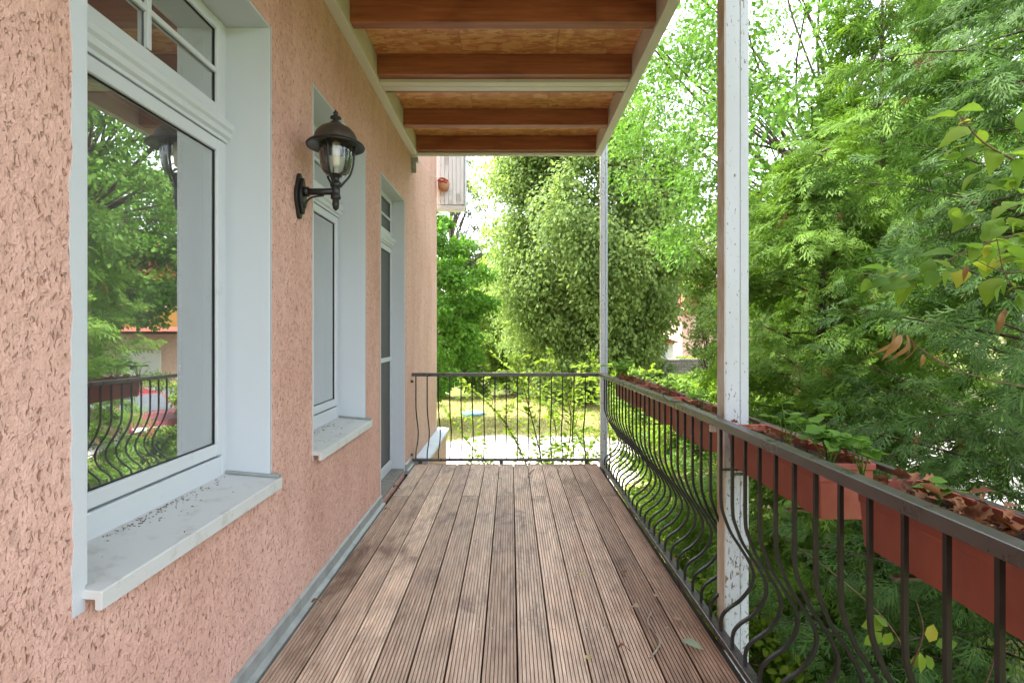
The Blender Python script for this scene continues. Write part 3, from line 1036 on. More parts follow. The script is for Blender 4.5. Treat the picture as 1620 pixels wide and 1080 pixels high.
MB().lathe([(0.018, 2.143), (0.045, 2.149), (0.062, 2.166), (0.072, 2.195), (0.078, 2.24), (0.080, 2.28), (0.080, 2.315)], c, 32).build('glass', mat_lampglass, lamp, smooth=True)
MB().lathe([(0.0, 2.19), (0.012, 2.192), (0.019, 2.205), (0.020, 2.24), (0.020, 2.275), (0.018, 2.29), (0.018, 2.31), (0.0, 2.32)], c, 20).build('bulb', mat_bulb, lamp, smooth=True)
MB().lathe([(0.075, 2.308), (0.128, 2.292), (0.138, 2.288), (0.140, 2.294), (0.132, 2.304), (0.112, 2.312), (0.098, 2.318)], c, 40).build('brim', mat_lampmetal, lamp, smooth=True)
MB().lathe([(0.106, 2.313), (0.103, 2.332), (0.092, 2.358), (0.072, 2.380), (0.045, 2.395), (0.022, 2.400), (0.020, 2.408), (0.0, 2.409)], c, 40).build('hood', mat_hood, lamp, smooth=True)
MB().lathe([(0.020, 2.402), (0.026, 2.410), (0.012, 2.418), (0.012, 2.424), (0.028, 2.430), (0.024, 2.438), (0.008, 2.444), (0.012, 2.452), (0.013, 2.458), (0.006, 2.466), (0.0, 2.476)], c, 18).build('finial', mat_lampmetal, lamp, smooth=True)

# ------------------------------------------------------------------ planters
def planter(y0, y1, label):
    p = empty('flower_box', (1.06, (y0 + y1) / 2, 0.785), label, 'flower box', 'terracotta flower boxes along the railing')
    zb, zt = 0.785, 0.966
    xi0, xo0, xi1, xo1 = 0.985, 1.125, 0.968, 1.150
    e = 0.016
    bm = bmesh.new()
    def ring(xa, xb, ya, yb, z): return [bm.verts.new(q) for q in ((xa, ya, z), (xb, ya, z), (xb, yb, z), (xa, yb, z))]
    rings = [ring(xi0, xo0, y0 + e, y1 - e, zb), ring(xi1 + .0095, xo1 - .0095, y0 + 0.0085, y1 - 0.0085, zt - 0.062), ring(xi1 + .0065, xo1 - .0065, y0 + 0.0055, y1 - 0.0055, zt - 0.059), ring(xi1 + .006, xo1 - .006, y0 + 0.006, y1 - 0.006, zt - 0.022), ring(xi1, xo1, y0, y1, zt - 0.020), ring(xi1, xo1, y0, y1, zt),
             ring(xi1 + .010, xo1 - .010, y0 + .01, y1 - .01, zt), ring(xi1 + .014, xo1 - .014, y0 + .014, y1 - .014, zt - 0.06)]
    for A, B in zip(rings[:-1], rings[1:]):
        for i in range(4):
            bm.faces.new((A[i], A[(i + 1) % 4], B[(i + 1) % 4], B[i]))
    bm.faces.new(rings[0][::-1])
    bmesh.ops.recalc_face_normals(bm, faces=bm.faces)
    me = bpy.data.meshes.new('box')
    bm.to_mesh(me); bm.free()
    add_obj('box', me, mat_terracotta, p, 0.004)
    # lumpy soil
    nxs, nys = 8, max(10, int((y1 - y0) / 0.025))
    X, Y = np.meshgrid(np.linspace(xi1 + .012, xo1 - .012, nxs), np.linspace(y0 + .012, y1 - .012, nys))
    Z = zt - 0.030 + rng.normal(0, 0.005, X.shape)
    ii, jj = np.meshgrid(np.arange(nxs - 1), np.arange(nys - 1))
    a = (jj * nxs + ii).ravel()
    add_obj('soil', np_mesh('soil', np.stack([X, Y, Z], -1).reshape(-1, 3), [np.stack([a, a + 1, a + nxs + 1, a + nxs], 1)]), mat_soil, p, smooth=True)
    return p
boxes = [(0.62, 1.487, 'nearest terracotta flower box full of dry leaves at the right edge'),
         (1.66, 2.37, 'terracotta flower box with green seedlings just before the near post'),
         (2.60, 3.225, 'terracotta flower box directly behind the near white post'),
         (3.37, 3.98, 'fourth terracotta flower box from the camera along the railing'),
         (4.15, 4.96, 'farthest terracotta flower box next to the balcony corner')]
for b in boxes:
    planter(*b)

# ------------------------------------------------------------------ foliage tools
def unit(a):
    return a / np.maximum(np.linalg.norm(a, axis=-1, keepdims=True), 1e-9)

def instance(tv, tfs, pos, ax, nrm, size):
    y = unit(ax)
    x = unit(np.cross(y, nrm))
    z = np.cross(x, y)
    n, k = len(pos), len(tv)
    size = np.asarray(size)
    s = size[:, None, None] if size.ndim == 1 else size[:, None, :]
    t = tv[None] * s
    V = pos[:, None, :] + t[:, :, 0:1] * x[:, None] + t[:, :, 1:2] * y[:, None] + t[:, :, 2:3] * z[:, None]
    off = (np.arange(n) * k)[:, None, None]
    Fs = [(tf[None] + off).reshape(-1, tf.shape[1]) for tf in tfs]
    return V.reshape(-1, 3), Fs

def merge(parts):
    Vs, Fl, off = [], {}, 0
    for V, Fs in parts:
        Vs.append(V)
        for f in Fs: Fl.setdefault(f.shape[1], []).append(f + off)
        off += len(V)
    return np.concatenate(Vs), [np.concatenate(v) for v in Fl.values()]

LEAF = (np.array([(0, 0, 0), (-.27, .28, .07), (-.25, .66, .06), (0, 1, -.06), (.25, .66, .06), (.27, .28, .07)], float), [np.array([(0, 1, 2, 3), (0, 3, 4, 5)])])
RHOMB = (np.array([(0, 0, 0), (-.32, .45, .06), (0, 1, -.03), (.32, .45, .06)], float), [np.array([(0, 1, 2, 3)])])
OAKL = (np.array([(0, 0, 0), (-.10, .22, .02), (-.27, .36, .05), (-.15, .48, .02), (-.30, .66, .04), (-.14, .76, .0), (0, 1, -.06),
                  (.14, .76, .0), (.30, .66, .04), (.15, .48, .02), (.27, .36, .05), (.10, .22, .02), (0, .5, -.02)], float),
        [np.array([(0, 1, 3, 12), (12, 3, 5, 6), (12, 6, 7, 9), (12, 9, 11, 0)]), np.array([(1, 2, 3), (3, 4, 5), (7, 8, 9), (9, 10, 11)])])
NEEDLE = (np.array([(-.02, 0, 0), (.02, 0, 0), (.0, 1, 0), (-.4, .75, .15), (-.35, .78, .15), (.4, .75, .1), (.35, .78, .1), (-.2, .9, -.2), (-.15, .9, -.2), (.2, .9, -.2), (.15, .9, -.2)], float),
          [np.array([(0, 1, 2), (0, 4, 3), (0, 5, 6), (0, 7, 8), (0, 9, 10)])])

def frond_template(npin=5, droop=0.22, bend=0.0, ang=0.72, seed=0):
    """Flat thuja spray: a rachis with alternate branchlets of uneven length that carry shorter ones."""
    V, Q = [], []
    rr = random.Random(seed)
    def diamond(p, d, L, w):
        d = np.array(d) / np.linalg.norm(d)
        n = np.array([-d[1], d[0]])
        b = len(V)
        for q, zz in ((p, 0), (p + d * L * .6 + n * w, 0.008), (p + d * L, -0.03), (p + d * L * .6 - n * w, 0.008)):
            V.append((q[0] + bend * q[1] ** 2, q[1], -droop * q[1] ** 2 - 0.25 * abs(q[0]) ** 1.5 + zz))
        Q.append((b, b + 1, b + 2, b + 3))
    diamond(np.array([0., 0.]), (0, 1), 1.0, 0.018)
    for k in range(npin):
        t = 0.10 + 0.74 * k / (npin - 1)
        for s in (-1, 1):
            L = (0.52 * (1 - 0.68 * t) + 0.05) * rr.uniform(0.65, 1.2)
            p = np.array([0, t + (0.07 if s > 0 else 0)])
            d = np.array([s * math.sin(ang), math.cos(ang)])
            diamond(p, d, L, 0.027)
            for u, sg in ((0.30, 1), (0.55, -1)) if L > 0.2 else ():
                a_ = 0.60 * sg * s
                e = np.array([d[0] * math.cos(a_) - d[1] * math.sin(a_), d[0] * math.sin(a_) + d[1] * math.cos(a_)])
                diamond(p + d * L * u, e, L * rr.uniform(0.40, 0.60), 0.023)
    return np.array(V, float), [np.array(Q)]
FRONDS = [frond_template(5, 0.20, 0.18, 0.62, 1), frond_template(6, 0.34, -0.22, 0.70, 2), frond_template(4, 0.10, 0.05, 0.80, 3), frond_template(5, 0.45, -0.05, 0.58, 4)]

def limb_tubes(root, trunk_top, r0, targets, rnd, sides=6, hmin=0.25):
    """Tapered trunk plus a limb from the trunk to each target; one mesh."""
    m = MB()
    root, top = Vector(root), Vector(trunk_top)
    mid = root.lerp(top, 0.5) + Vector((rnd.uniform(-.15, .15), rnd.uniform(-.15, .15), 0)) * (top - root).length * 0.15
    path = catmull([root, mid, top], 6)
    n = len(path)
    m.tube(path, [r0 * (1 - 0.75 * i / (n - 1)) for i in range(n)], 10)
    for t in targets:
        t = Vector(t)
        if (t - top).length > 1.25 * max(2.5, (top - root).length * 0.5) and hmin > 0.5: continue
        h = min(0.95, max(hmin, ((t.z - root.z) / max(0.1, top.z - root.z)) * 0.72 - 0.05))
        k = int(h * (n - 1))
        p = path[k]
        L = (t - p).length
        q = p.lerp(t, 0.5) + Vector((rnd.uniform(-1, 1), rnd.uniform(-1, 1), rnd.uniform(-0.2, 1))) * L * 0.12
        pts = catmull([p, q, t], 4)
        r = min(r0 * (1 - 0.75 * h) * 0.6, (0.005 if hmin > 0.5 else 0.018) * L + 0.005)
        m.tube(pts, [max(0.006, r * (1 - 0.82 * i / (len(pts) - 1))) for i in range(len(pts))], sides)
    return m

def clump_points(centre, radii, n, clump_r, seed, shell=0.55, zmin=None, squash=0.75):
    r = np.random.default_rng(seed)
    d = unit(r.normal(size=(n * 3, 3)))
    rad = shell + (1 - shell) * r.random((n * 3, 1)) ** 0.6
    rad *= np.where(r.random((n * 3, 1)) < 0.25, r.uniform(1.0, 1.22, (n * 3, 1)), 1.0) * (1 + 0.04 * np.sin(d[:, :1] * 5 + seed) * np.sin(d[:, 2:] * 6 + seed * 2))
    c = np.asarray(centre) + d * rad * np.asarray(radii)
    if zmin is not None: c = c[c[:, 2] > zmin]
    c = c[:n]
    return c, clump_r * r.uniform(0.45, 1.35, len(c))

def leaf_clumps(centers, rads, per, size, tpl, seed, tree_c, droop=0.3, squash=0.7, hang=0.0):
    up = 0.35 if hang else 0.9
    face = 1.1 if hang else 0.55
    r = np.random.default_rng(seed)
    n = len(centers)
    cnt = np.maximum(3, (per * (rads / rads.mean()) ** 2)).astype(int)
    idx = np.repeat(np.arange(n), cnt)
    N = len(idx)
    d = unit(r.normal(size=(N, 3)))
    rad = r.random((N, 1)) ** 0.5
    p = centers[idx] + d * rad * rads[idx][:, None] * np.array([1, 1, squash])
    if hang: p[:, 2] -= hang * r.random(N) ** 2 * rads[idx]
    out = unit(p - np.asarray(tree_c))
    ax = unit(0.5 * d + 0.35 * out + 0.65 * r.normal(size=(N, 3)) + np.array([0, 0, -droop]))
    nr = unit(np.array([0, 0, up]) + face * out + (0.60 if hang else 0.55) * r.normal(size=(N, 3)))
    s = size * r.uniform(0.65, 1.25, N)
    return instance(tpl[0], tpl[1], p, ax, nr, s)

def tree(name, label, cat, base, top, r0, centre, radii, nclump, clump_r, per, size, mat, tpl=LEAF, seed=1, shell=0.55, zmin=None, droop=0.3, squash=0.7, hang=0.0, group=None, bark=None, extra=None, limbs=26, hmin=0.25):
    t = empty(name, base, label, cat, group)
    rnd = random.Random(seed)
    c, cr = clump_points(centre, radii, nclump, clump_r, seed, shell, zmin)
    if extra is not None:
        c = np.concatenate([c, np.asarray(extra)[:, :3]]); cr = np.concatenate([cr, np.asarray(extra)[:, 3]])
    V, Fs = leaf_clumps(c, cr, per, size, tpl, seed + 1, centre, droop, squash, hang)
    add_obj('crown', np_mesh('crown', V, Fs), mat, t)
    sel = list(range(len(c))); rnd.shuffle(sel)
    ll = limb_tubes(base, top, r0, [c[i] for i in sel[:limbs]], rnd, hmin=hmin)
    ll.build('trunk', bark or mat_bark, t, smooth=True, fix=False)
    return t

def thuja(label, x, y, h_top, rbase, nbranch, mat, seed, fsize=0.26, zlow=GZ + 0.15, per=16, lean=(0, 0)):
    t = empty('thuja_tree', (x, y, GZ), label, 'thuja', 'thuja trees outside the balcony')
    r = np.random.default_rng(seed)
    rnd = random.Random(seed)
    H = h_top - GZ
    P, A, N, S = [], [], [], []
    tr = MB()
    tr.tube(catmull([(x, y, GZ - .1), (x + rnd.uniform(-.06, .06), y + rnd.uniform(-.06, .06), GZ + H * .4), (x + lean[0], y + lean[1], h_top - 0.15)], 6), [0.11 * (1 - 0.9 * i / 12) for i in range(13)], 9)
    for b in range(nbranch):
        u = (b + r.random()) / nbranch
        z = zlow + (h_top - zlow) * (u ** 1.15)
        f = (z - GZ) / H
        rad = rbase * (1.0 - f ** 1.9) ** 0.75 * (0.62 + 0.85 * r.random() ** 1.6) + 0.12
        az = b * 2.39996 + r.normal() * 0.35
        dirh = np.array([math.cos(az), math.sin(az), 0])
        o = np.array([x + lean[0] * f, y + lean[1] * f, z])
        rise = r.uniform(0.0, 0.75) * rad
        sag = r.uniform(0.05, 0.30) * rad
        def pt(q): return o + dirh * rad * q + np.array([0, 0, rise * q - sag * q * q * 1.3])
        path = [pt(q) for q in (0, 0.35, 0.7, 1.0)]
        tr.tube(path, [0.011, 0.008, 0.005, 0.002], 4, cap=False)
        side = np.array([-dirh[1], dirh[0], 0])
        n = max(5, int(per * (0.5 + rad / rbase * 0.7)))
        roll = r.normal() * 0.35
        for k in range(n):
            q = 0.26 + 0.78 * ((k + r.random()) / n) ** 0.8
            sg = 1 if k % 2 else -1
            spread = (1 - q) * 0.60 + 0.22
            p = pt(q) + side * sg * r.uniform(0, 0.9) * spread * rad * 0.62 + np.array([0, 0, r.normal() * 0.07])
            tang = unit(pt(min(1, q + .08)) - pt(q - .08))
            ax = tang + side * sg * r.uniform(0.0, 1.1) * (1.15 - 0.5 * q) + np.array([0, 0, r.uniform(-0.65, 0.30)])
            nr = np.array([0, 0, 0.75]) + side * (roll + r.normal() * 0.75) + dirh * r.uniform(-0.1, 1.2)
            P.append(p); A.append(ax); N.append(nr); S.append(fsize * r.uniform(0.55, 1.45))
    P, A, N, S = np.array(P), np.array(A), np.array(N), np.array(S)
    ch = r.integers(0, len(FRONDS), len(P))
    V, Fs = merge([instance(FRONDS[i][0], FRONDS[i][1], P[ch == i], A[ch == i], N[ch == i], S[ch == i]) for i in range(len(FRONDS))])
    add_obj('crown', np_mesh('crown', V, Fs), mat, t)
    dd = r.choice(len(P), max(12, len(P) // 70), replace=False)
    Vd, Fd = instance(FRONDS[1][0], FRONDS[1][1], P[dd] - np.array([0, 0, 0.03]), A[dd] + np.array([0, 0, -0.9]), N[dd], S[dd] * 0.7)
    add_obj('dead_sprays', np_mesh('dead_sprays', Vd, Fd), mat_deadleaf, t)
    tr.build('trunk', mat_bark, t, smooth=True, fix=False)
    return t

def bush(name, label, x, y, rx, ry, h, mat, seed, nclump=30, per=90, size=0.07, tpl=LEAF, cr=0.22, cat='shrub', group=None, z=None):
    z = float(ground_z(x, y)) if z is None else z
    return tree(name, label, cat, (x, y, z - .05), (x, y, z + h * 0.6), 0.03, (x, y, z + h * 0.52), (rx, ry, h * 0.5), nclump, cr, per, size, mat, tpl, seed, 0.45, z + 0.05, 0.15, 0.85, group=group, bark=mat_twig, limbs=16)

# ------------------------------------------------------------------ trees and shrubs
thuja('bright yellow green thuja right of the near post', 2.95, 5.0, 3.1, 1.0, 200, mat_thuja_bright, 5, 0.20, per=31)
thuja('dark blue green thuja filling the right edge behind the planters', 3.15, 2.95, 5.2, 1.15, 230, mat_thuja_dark, 8, 0.165, per=34, lean=(.35, .2))
thuja('tall green thuja behind the two nearest thujas', 4.5, 6.4, 5.6, 1.25, 160, mat_thuja_bright, 9, 0.32, per=17)
thuja('thuja standing beside the driveway behind the others', 5.45, 9.5, 4.0, 1.0, 110, mat_thuja_bright, 10, 0.32, per=14)
thuja('thuja beside the balcony just right of the picture', 2.95, 0.7, 4.2, 1.0, 60, mat_thuja_dark, 12, 0.32, per=11)

# oak hanging into the upper right
oak_extra = []
ro = random.Random(3)
for (x, y, z, n, sx, sz) in [(3.2, 8.8, 5.6, 7, 0.45, 0.8), (3.7, 8.6, 4.5, 9, 0.5, 0.8), (4.4, 8.2, 5.8, 12, 0.9, 0.8), (3.5, 7.2, 3.7, 14, 0.55, 0.55), (4.3, 7.0, 4.2, 16, 0.7, 0.7), (5.2, 7.0, 4.9, 14, 0.8, 1.0), (4.0, 8.0, 3.2, 8, 0.7, 0.5), (6.2, 7.2, 4.6, 12, 0.8, 1.0), (3.6, 6.8, 5.6, 8, 0.7, 0.6)]:
    for _ in range(n):
        oak_extra.append((x + ro.gauss(0, sx), y + ro.gauss(0, 0.7), max(2.2, z + ro.gauss(0, sz)), ro.uniform(0.2, 0.42)))
tree('oak_tree', 'spreading oak with hanging branches in the upper right', 'oak tree', (8.0, 12.5, GZ), (6.4, 10.6, 6.5), 0.38, (5.6, 10.2, 6.2), (4.2, 3.6, 3.4), 120, 0.58, 135, 0.105, mat_oak, OAKL, 31, 0.5, 3.1, 0.35, 0.75, extra=oak_extra, limbs=90, hmin=0.72)
# linden in the centre
tree('linden_tree', 'broad pale green linden in the middle of the garden', 'linden tree', (3.75, 25.0, GZ), (3.6, 25, 8.0), 0.40, (3.6, 25, 5.9), (4.5, 4.0, 6.9), 330, 1.05, 520, 0.185, mat_linden, RHOMB, 41, 0.60, -0.8, 1.0, 0.8, hang=0.9, limbs=14)
# maple beside the wall corner
tree('maple_tree', 'deep green maple close to the pink wall corner', 'maple tree', (-3.1, 18.5, GZ), (-3.1, 18.5, 3.6), 0.22, (-3.2, 18.5, 2.3), (2.5, 2.2, 3.3), 120, 0.52, 240, 0.16, mat_maple, LEAF, 51, 0.6, -1.3, 0.5, 0.6, limbs=24)
# lighter trees behind
tree('garden_tree', 'light green young tree left of the linden', 'tree', (-0.9, 30.0, -1.7), (-0.9, 30, 3.0), 0.12, (-0.9, 30, 2.2), (2.0, 2.0, 3.2), 80, 0.6, 150, 0.20, mat_light, RHOMB, 61, 0.4, -1.0, 0.3, 0.7)
tree('garden_tree', 'darker distant tree behind the maple and the lawn', 'tree', (-4.4, 42.0, -0.4), (-4.4, 42, 5.5), 0.25, (-4.4, 42, 3.6), (4.0, 3.0, 4.4), 110, 0.9, 150, 0.32, mat_far, RHOMB, 62, 0.5, -0.4)
tree('garden_tree', 'distant tree above the garage roof right of the linden', 'tree', (15.5, 62.0, -1.0), (15.5, 62, 8), 0.3, (15.5, 62, 7.0), (7.0, 4.0, 6.0), 150, 1.3, 160, 0.42, mat_far, RHOMB, 63, 0.5, 1.0)
tree('garden_tree', 'green tree right of the linden behind the near post', 'tree', (11.6, 28.5, GZ), (11.6, 28.5, 4.5), 0.2, (11.8, 28.5, 5.4), (2.9, 2.6, 3.4), 110, 0.7, 190, 0.21, mat_light, RHOMB, 64, 0.5, 2.4, 0.4)
tree('garden_tree', 'round distant tree behind the linden trunk', 'tree', (5.5, 58.0, -0.8), (5.5, 58, 6), 0.3, (5.0, 58, 5.0), (7.0, 4.0, 5.5), 140, 1.2, 150, 0.40, mat_far, RHOMB, 65, 0.5, 0.0)
tree('pine_tree', 'sparse grey green pine against the sky left of the linden', 'pine tree', (-4.6, 40.0, -0.2), (-4.4, 40, 15), 0.2, (-3.3, 40, 10.5), (2.3, 2.0, 5.5), 60, 0.6, 130, 0.16, mat_pine, RHOMB, 66, 0.4, 5.0, 0.0, 0.4, limbs=44)
tree('garden_tree', 'far tree belt seen beyond the thujas on the right', 'tree', (21.0, 30.0, GZ), (21, 30, 6), 0.3, (20.0, 30, 5.6), (5.5, 3.5, 5.0), 150, 1.0, 150, 0.30, mat_oak, RHOMB, 67, 0.5, 1.2, 0.3)
tree('garden_tree', 'green tree over the driveway right of the thujas', 'tree', (13.5, 14.0, GZ), (12.5, 13.5, 5.5), 0.25, (11.6, 12.6, 5.4), (3.6, 3.0, 3.4), 130, 0.7, 160, 0.19, mat_oak, RHOMB, 68, 0.5, 1.9, 0.35, limbs=40)

tree('garden_tree', 'thin pale young tree in front of the pink house', 'tree', (8.1, 22.0, GZ), (8.1, 22, 2.2), 0.05, (8.2, 22, 0.9), (0.95, 0.95, 2.2), 46, 0.38, 80, 0.13, mat_linden, RHOMB, 69, 0.2, -1.0, 0.3, 0.8)
# shrubs along the back of the lawn and around
for i, (x, y, rx, ry, h, mt, lb) in enumerate([
        (-3.4, 26.0, 1.7, 1.0, 2.7, mat_far, 'dark green shrub at the left back of the lawn'),
        (-1.4, 26.6, 1.4, 1.0, 2.9, mat_light, 'green shrub at the back of the lawn under the young tree'),
        (0.6, 27.0, 1.5, 1.0, 2.8, mat_light, 'light green shrub at the back of the lawn left of the linden'),
        (2.5, 26.4, 1.4, 1.0, 2.5, mat_shrub, 'green shrub at the back of the lawn before the linden trunk'),
        (4.5, 26.6, 1.4, 1.0, 2.5, mat_light, 'pale shrub directly right of the linden trunk'),
        (6.6, 26.8, 1.5, 1.0, 2.0, mat_shrub, 'green shrub between the linden and the stone wall'),
        (-5.5, 23.0, 1.6, 1.2, 2.6, mat_shrub, 'green shrub beneath the maple'),
        (4.6, 17.5, 1.3, 1.2, 1.7, mat_light, 'light green shrub beyond the far balcony corner'),
        (3.4, 12.0, 1.0, 1.0, 1.6, mat_young, 'yellow green shrub close beyond the balcony corner'),
        (6.4, 19.0, 1.5, 1.2, 1.65, mat_light, 'low light shrub in front of the stone wall'),
        (4.3, 14.2, 1.1, 1.0, 1.7, mat_shrub, 'green shrub behind the middle flower boxes'),
        (6.0, 15.5, 1.2, 1.0, 1.9, mat_young, 'yellow green shrub behind the near post'),
        (2.6, 8.2, 0.75, 0.8, 1.9, mat_shrub, 'green shrub below the side railing near the corner'),
        (1.95, 6.2, 0.55, 0.7, 1.45, mat_young, 'bright low shrub under the far flower boxes'),
        (1.75, 4.2, 0.50, 0.7, 1.05, mat_young, 'low yellow green shrub below the middle flower boxes'),
        (2.1, 3.0, 0.5, 0.6, 1.0, mat_shrub, 'low green shrub below the near post')]):
    near = y < 14
    bush('shrub', lb, x, y, rx, ry, h, mt, 100 + i, 55 if not near else 34, 130 if not near else 120, 0.15 if not near else 0.075, RHOMB if not near else LEAF, 0.42 if not near else 0.22)
for i, (x0, x1, y, h, lb) in enumerate([(6.5, 9.2, 36.5, 1.3, 'clipped yellow green hedge left of the white garage'), (11.6, 14.2, 36.8, 1.2, 'clipped yellow green hedge right of the white garage'), (-6.0, 0.2, 37.0, 0.9, 'bright clipped hedge far behind the lawn')]):
    xm = (x0 + x1) / 2
    z = float(ground_z(xm, y))
    hd = empty('hedge', (xm, y, z), lb, 'hedge')
    r = np.random.default_rng(200 + i)
    N = int(2600 * (x1 - x0))
    p = np.stack([r.uniform(x0, x1, N), y + r.uniform(-.5, .5, N), z + h * r.random(N) ** 0.6], 1)
    V, Fs = instance(RHOMB[0], RHOMB[1], p, unit(r.normal(size=(N, 3))), unit(r.normal(size=(N, 3)) + np.array([0, 0, .6])), r.uniform(0.08, 0.16, N))
    add_obj('foliage', np_mesh('foliage', V, Fs), mat_hedge, hd)

# sapling with thin arching twigs beyond the far railing
def twiggy(name, label, base, stems, mat, seed, leaf=0.075, cat='sapling', leafstep=0.045, tpl=LEAF, bark=mat_twig):
    t = empty(name, base, label, cat)
    r = np.random.default_rng(seed)
    m = MB()
    P, A, N, S = [], [], [], []
    def run(path, r0, from_t):
        n = len(path)
        m.tube(path, [max(0.0018, r0 * (1 - 0.88 * i / (n - 1))) for i in range(n)], 5, cap=False)
        L = sum((path[i + 1] - path[i]).length for i in range(n - 1))
        k = int(L / leafstep)
        for j in range(k):
            q = from_t + (1 - from_t) * (j + r.random()) / max(1, k)
            i = min(n - 2, int(q * (n - 1)))
            p = path[i].lerp(path[i + 1], q * (n - 1) - i)
            d = (path[i + 1] - path[i]).normalized()
            sd = d.cross(Vector((0, 0, 1)))
            if sd.length < 0.05: sd = Vector((1, 0, 0))
            sd.normalize()
            s = 1 if j % 2 else -1
            ax = np.array(d) * r.uniform(0.2, 0.9) + np.array(sd) * s * r.uniform(0.6, 1.1) + np.array([0, 0, r.uniform(-0.35, 0.25)])
            P.append(np.array(p) + unit(ax) * r.uniform(0.01, 0.07)); A.append(ax)
            N.append(np.array([0, 0, 1]) + 0.45 * r.normal(size=3)); S.append(leaf * r.uniform(0.55, 1.25))
    for pts, r0 in stems:
        path = catmull(pts, 7)
        run(path, r0, 0.30)
        nb = 10
        for b in range(nb):
            q = 0.25 + 0.7 * (b + r.random()) / nb
            i = int(q * (len(path) - 1))
            p = path[i]
            d = (path[min(i + 1, len(path) - 1)] - path[i - 1]).normalized()
            v = Vector(r.normal(size=3) * np.array([1, 0.8, 0.5]))
            v = (v - d * v.dot(d)).normalized()
            L = r.uniform(0.25, 0.6) * (1.2 - 0.6 * q)
            e = p + (d * 0.6 + v) * L
            run(catmull([p, p.lerp(e, 0.5) + Vector((0, 0, 0.05)), e], 4), r0 * 0.35, 0.15)
    V, Fs = instance(tpl[0], tpl[1], np.array(P), np.array(A), np.array(N), np.array(S))
    add_obj('leaves', np_mesh('leaves', V, Fs), mat, t)
    m.build('stem', bark, t, smooth=True, fix=False)
    return t
B0 = Vector((0.55, 7.9, GZ))
twiggy('sapling', 'yellow green sapling with arching twigs just beyond the far railing', tuple(B0), [
    ([B0, (0.35, 7.8, -0.9), (-0.10, 7.6, 0.1), (-0.75, 7.5, 0.75)], 0.020),
    ([B0, (0.50, 7.7, -0.8), (0.25, 7.4, 0.35), (0.05, 7.2, 1.05)], 0.018),
    ([B0, (0.75, 7.8, -0.9), (0.85, 7.5, 0.2), (0.55, 7.4, 1.10)], 0.018),
    ([B0, (0.85, 8.0, -1.0), (1.35, 8.0, -0.1), (1.55, 7.9, 0.75)], 0.016),
    ([B0, (0.30, 8.1, -1.1), (-0.45, 8.1, -0.55), (-1.0, 8.0, 0.2)], 0.016),
    ([B0, (0.60, 8.1, -1.0), (0.65, 8.3, 0.1), (-0.30, 8.4, 1.05)], 0.017),
    ([B0, (0.2, 7.9, -1.3), (-0.35, 7.9, -1.0), (-0.70, 7.8, -0.65)], 0.012)], mat_young, 71, 0.085, leafstep=0.021)
B1 = Vector((1.5, 8.6, GZ))
twiggy('sapling', 'second yellow green sapling behind the balcony corner post', tuple(B1), [
    ([B1, (1.6, 8.5, -0.6), (1.45, 8.3, 0.4), (1.25, 8.2, 1.05)], 0.018),
    ([B1, (1.8, 8.6, -0.7), (2.0, 8.6, 0.2), (2.3, 8.5, 0.85)], 0.016),
    ([B1, (1.3, 8.7, -0.8), (1.0, 8.8, 0.0), (1.2, 8.9, 0.8)], 0.016)], mat_young, 72, 0.085, leafstep=0.021)

# ------------------------------------------------------------------ vine branches close on the right
BIGLEAF_V, BIGLEAF_Q = [], []
def bigleaf():
    """Broad heart-shaped leaf, curled along the midrib, 2 x 5 quads."""
    prof = [(0.0, 0.0), (0.20, 0.05), (0.33, 0.22), (0.36, 0.40), (0.28, 0.60), (0.12, 0.82), (0.0, 1.0)]
    V, Q = [], []
    mids = [(0, 0.04), (0, 0.10), (0, 0.27), (0, 0.46), (0, 0.67), (0, 0.86), (0, 1.0)]
    for (w, yy), (_, ym) in zip(prof, mids):
        zc = 0.10 * math.sin(ym * 3.0) - 0.22 * ym ** 2
        V += [(-w, yy, zc + 0.30 * w * w - 0.02 * math.sin(yy * 9)), (-w * .5, (yy + ym) / 2, zc + 0.09 * w), (0, ym, zc), (w * .5, (yy + ym) / 2, zc + 0.09 * w), (w, yy, zc + 0.30 * w * w + 0.02 * math.sin(yy * 8))]
    n = len(prof)
    for i in range(n - 1):
        for k in range(4):
            a = i * 5 + k
            Q.append((a, a + 1, a + 6, a + 5))
    return np.array(V, float), [np.array(Q)]
BIG = bigleaf()
def P3(px, py, Y):
    """World point at depth Y that the photograph shows at (px, py)."""
    return Vector(((px - 808) * Y / F_PX, Y, 1.38 - (py - 525) * Y / F_PX))
vine = empty('vine_branch', tuple(P3(1900, 520, 1.9)), 'leafy branch with large yellow green leaves reaching in from the right edge', 'branch')
vm = MB()
def twig(pts, r0):
    p = catmull(pts, 6)
    vm.tube(p, [max(0.0012, r0 * (1 - 0.8 * i / (len(p) - 1))) for i in range(len(p))], 6)
    return p
twig([P3(1900, 330, 1.9), P3(1700, 290, 1.85), P3(1570, 235, 1.8), P3(1515, 180, 1.8)], 0.007)
twig([P3(1900, 420, 1.9), P3(1720, 360, 1.95), P3(1560, 385, 2.0), P3(1440, 445, 2.05)], 0.007)
twig([P3(1720, 360, 1.95), P3(1610, 430, 1.9), P3(1520, 400, 1.85)], 0.004)
twig([P3(1900, 560, 1.9), P3(1700, 520, 1.9), P3(1600, 450, 1.9), P3(1575, 370, 1.9)], 0.006)
twig([P3(1850, 660, 1.8), P3(1620, 612, 1.8), P3(1500, 580, 1.8), P3(1430, 530, 1.8)], 0.004)
twig([P3(1500, 580, 1.8), P3(1470, 560, 1.8), P3(1410, 520, 1.8)], 0.0025)
vm.build('twig', mat_twig, vine, smooth=True)
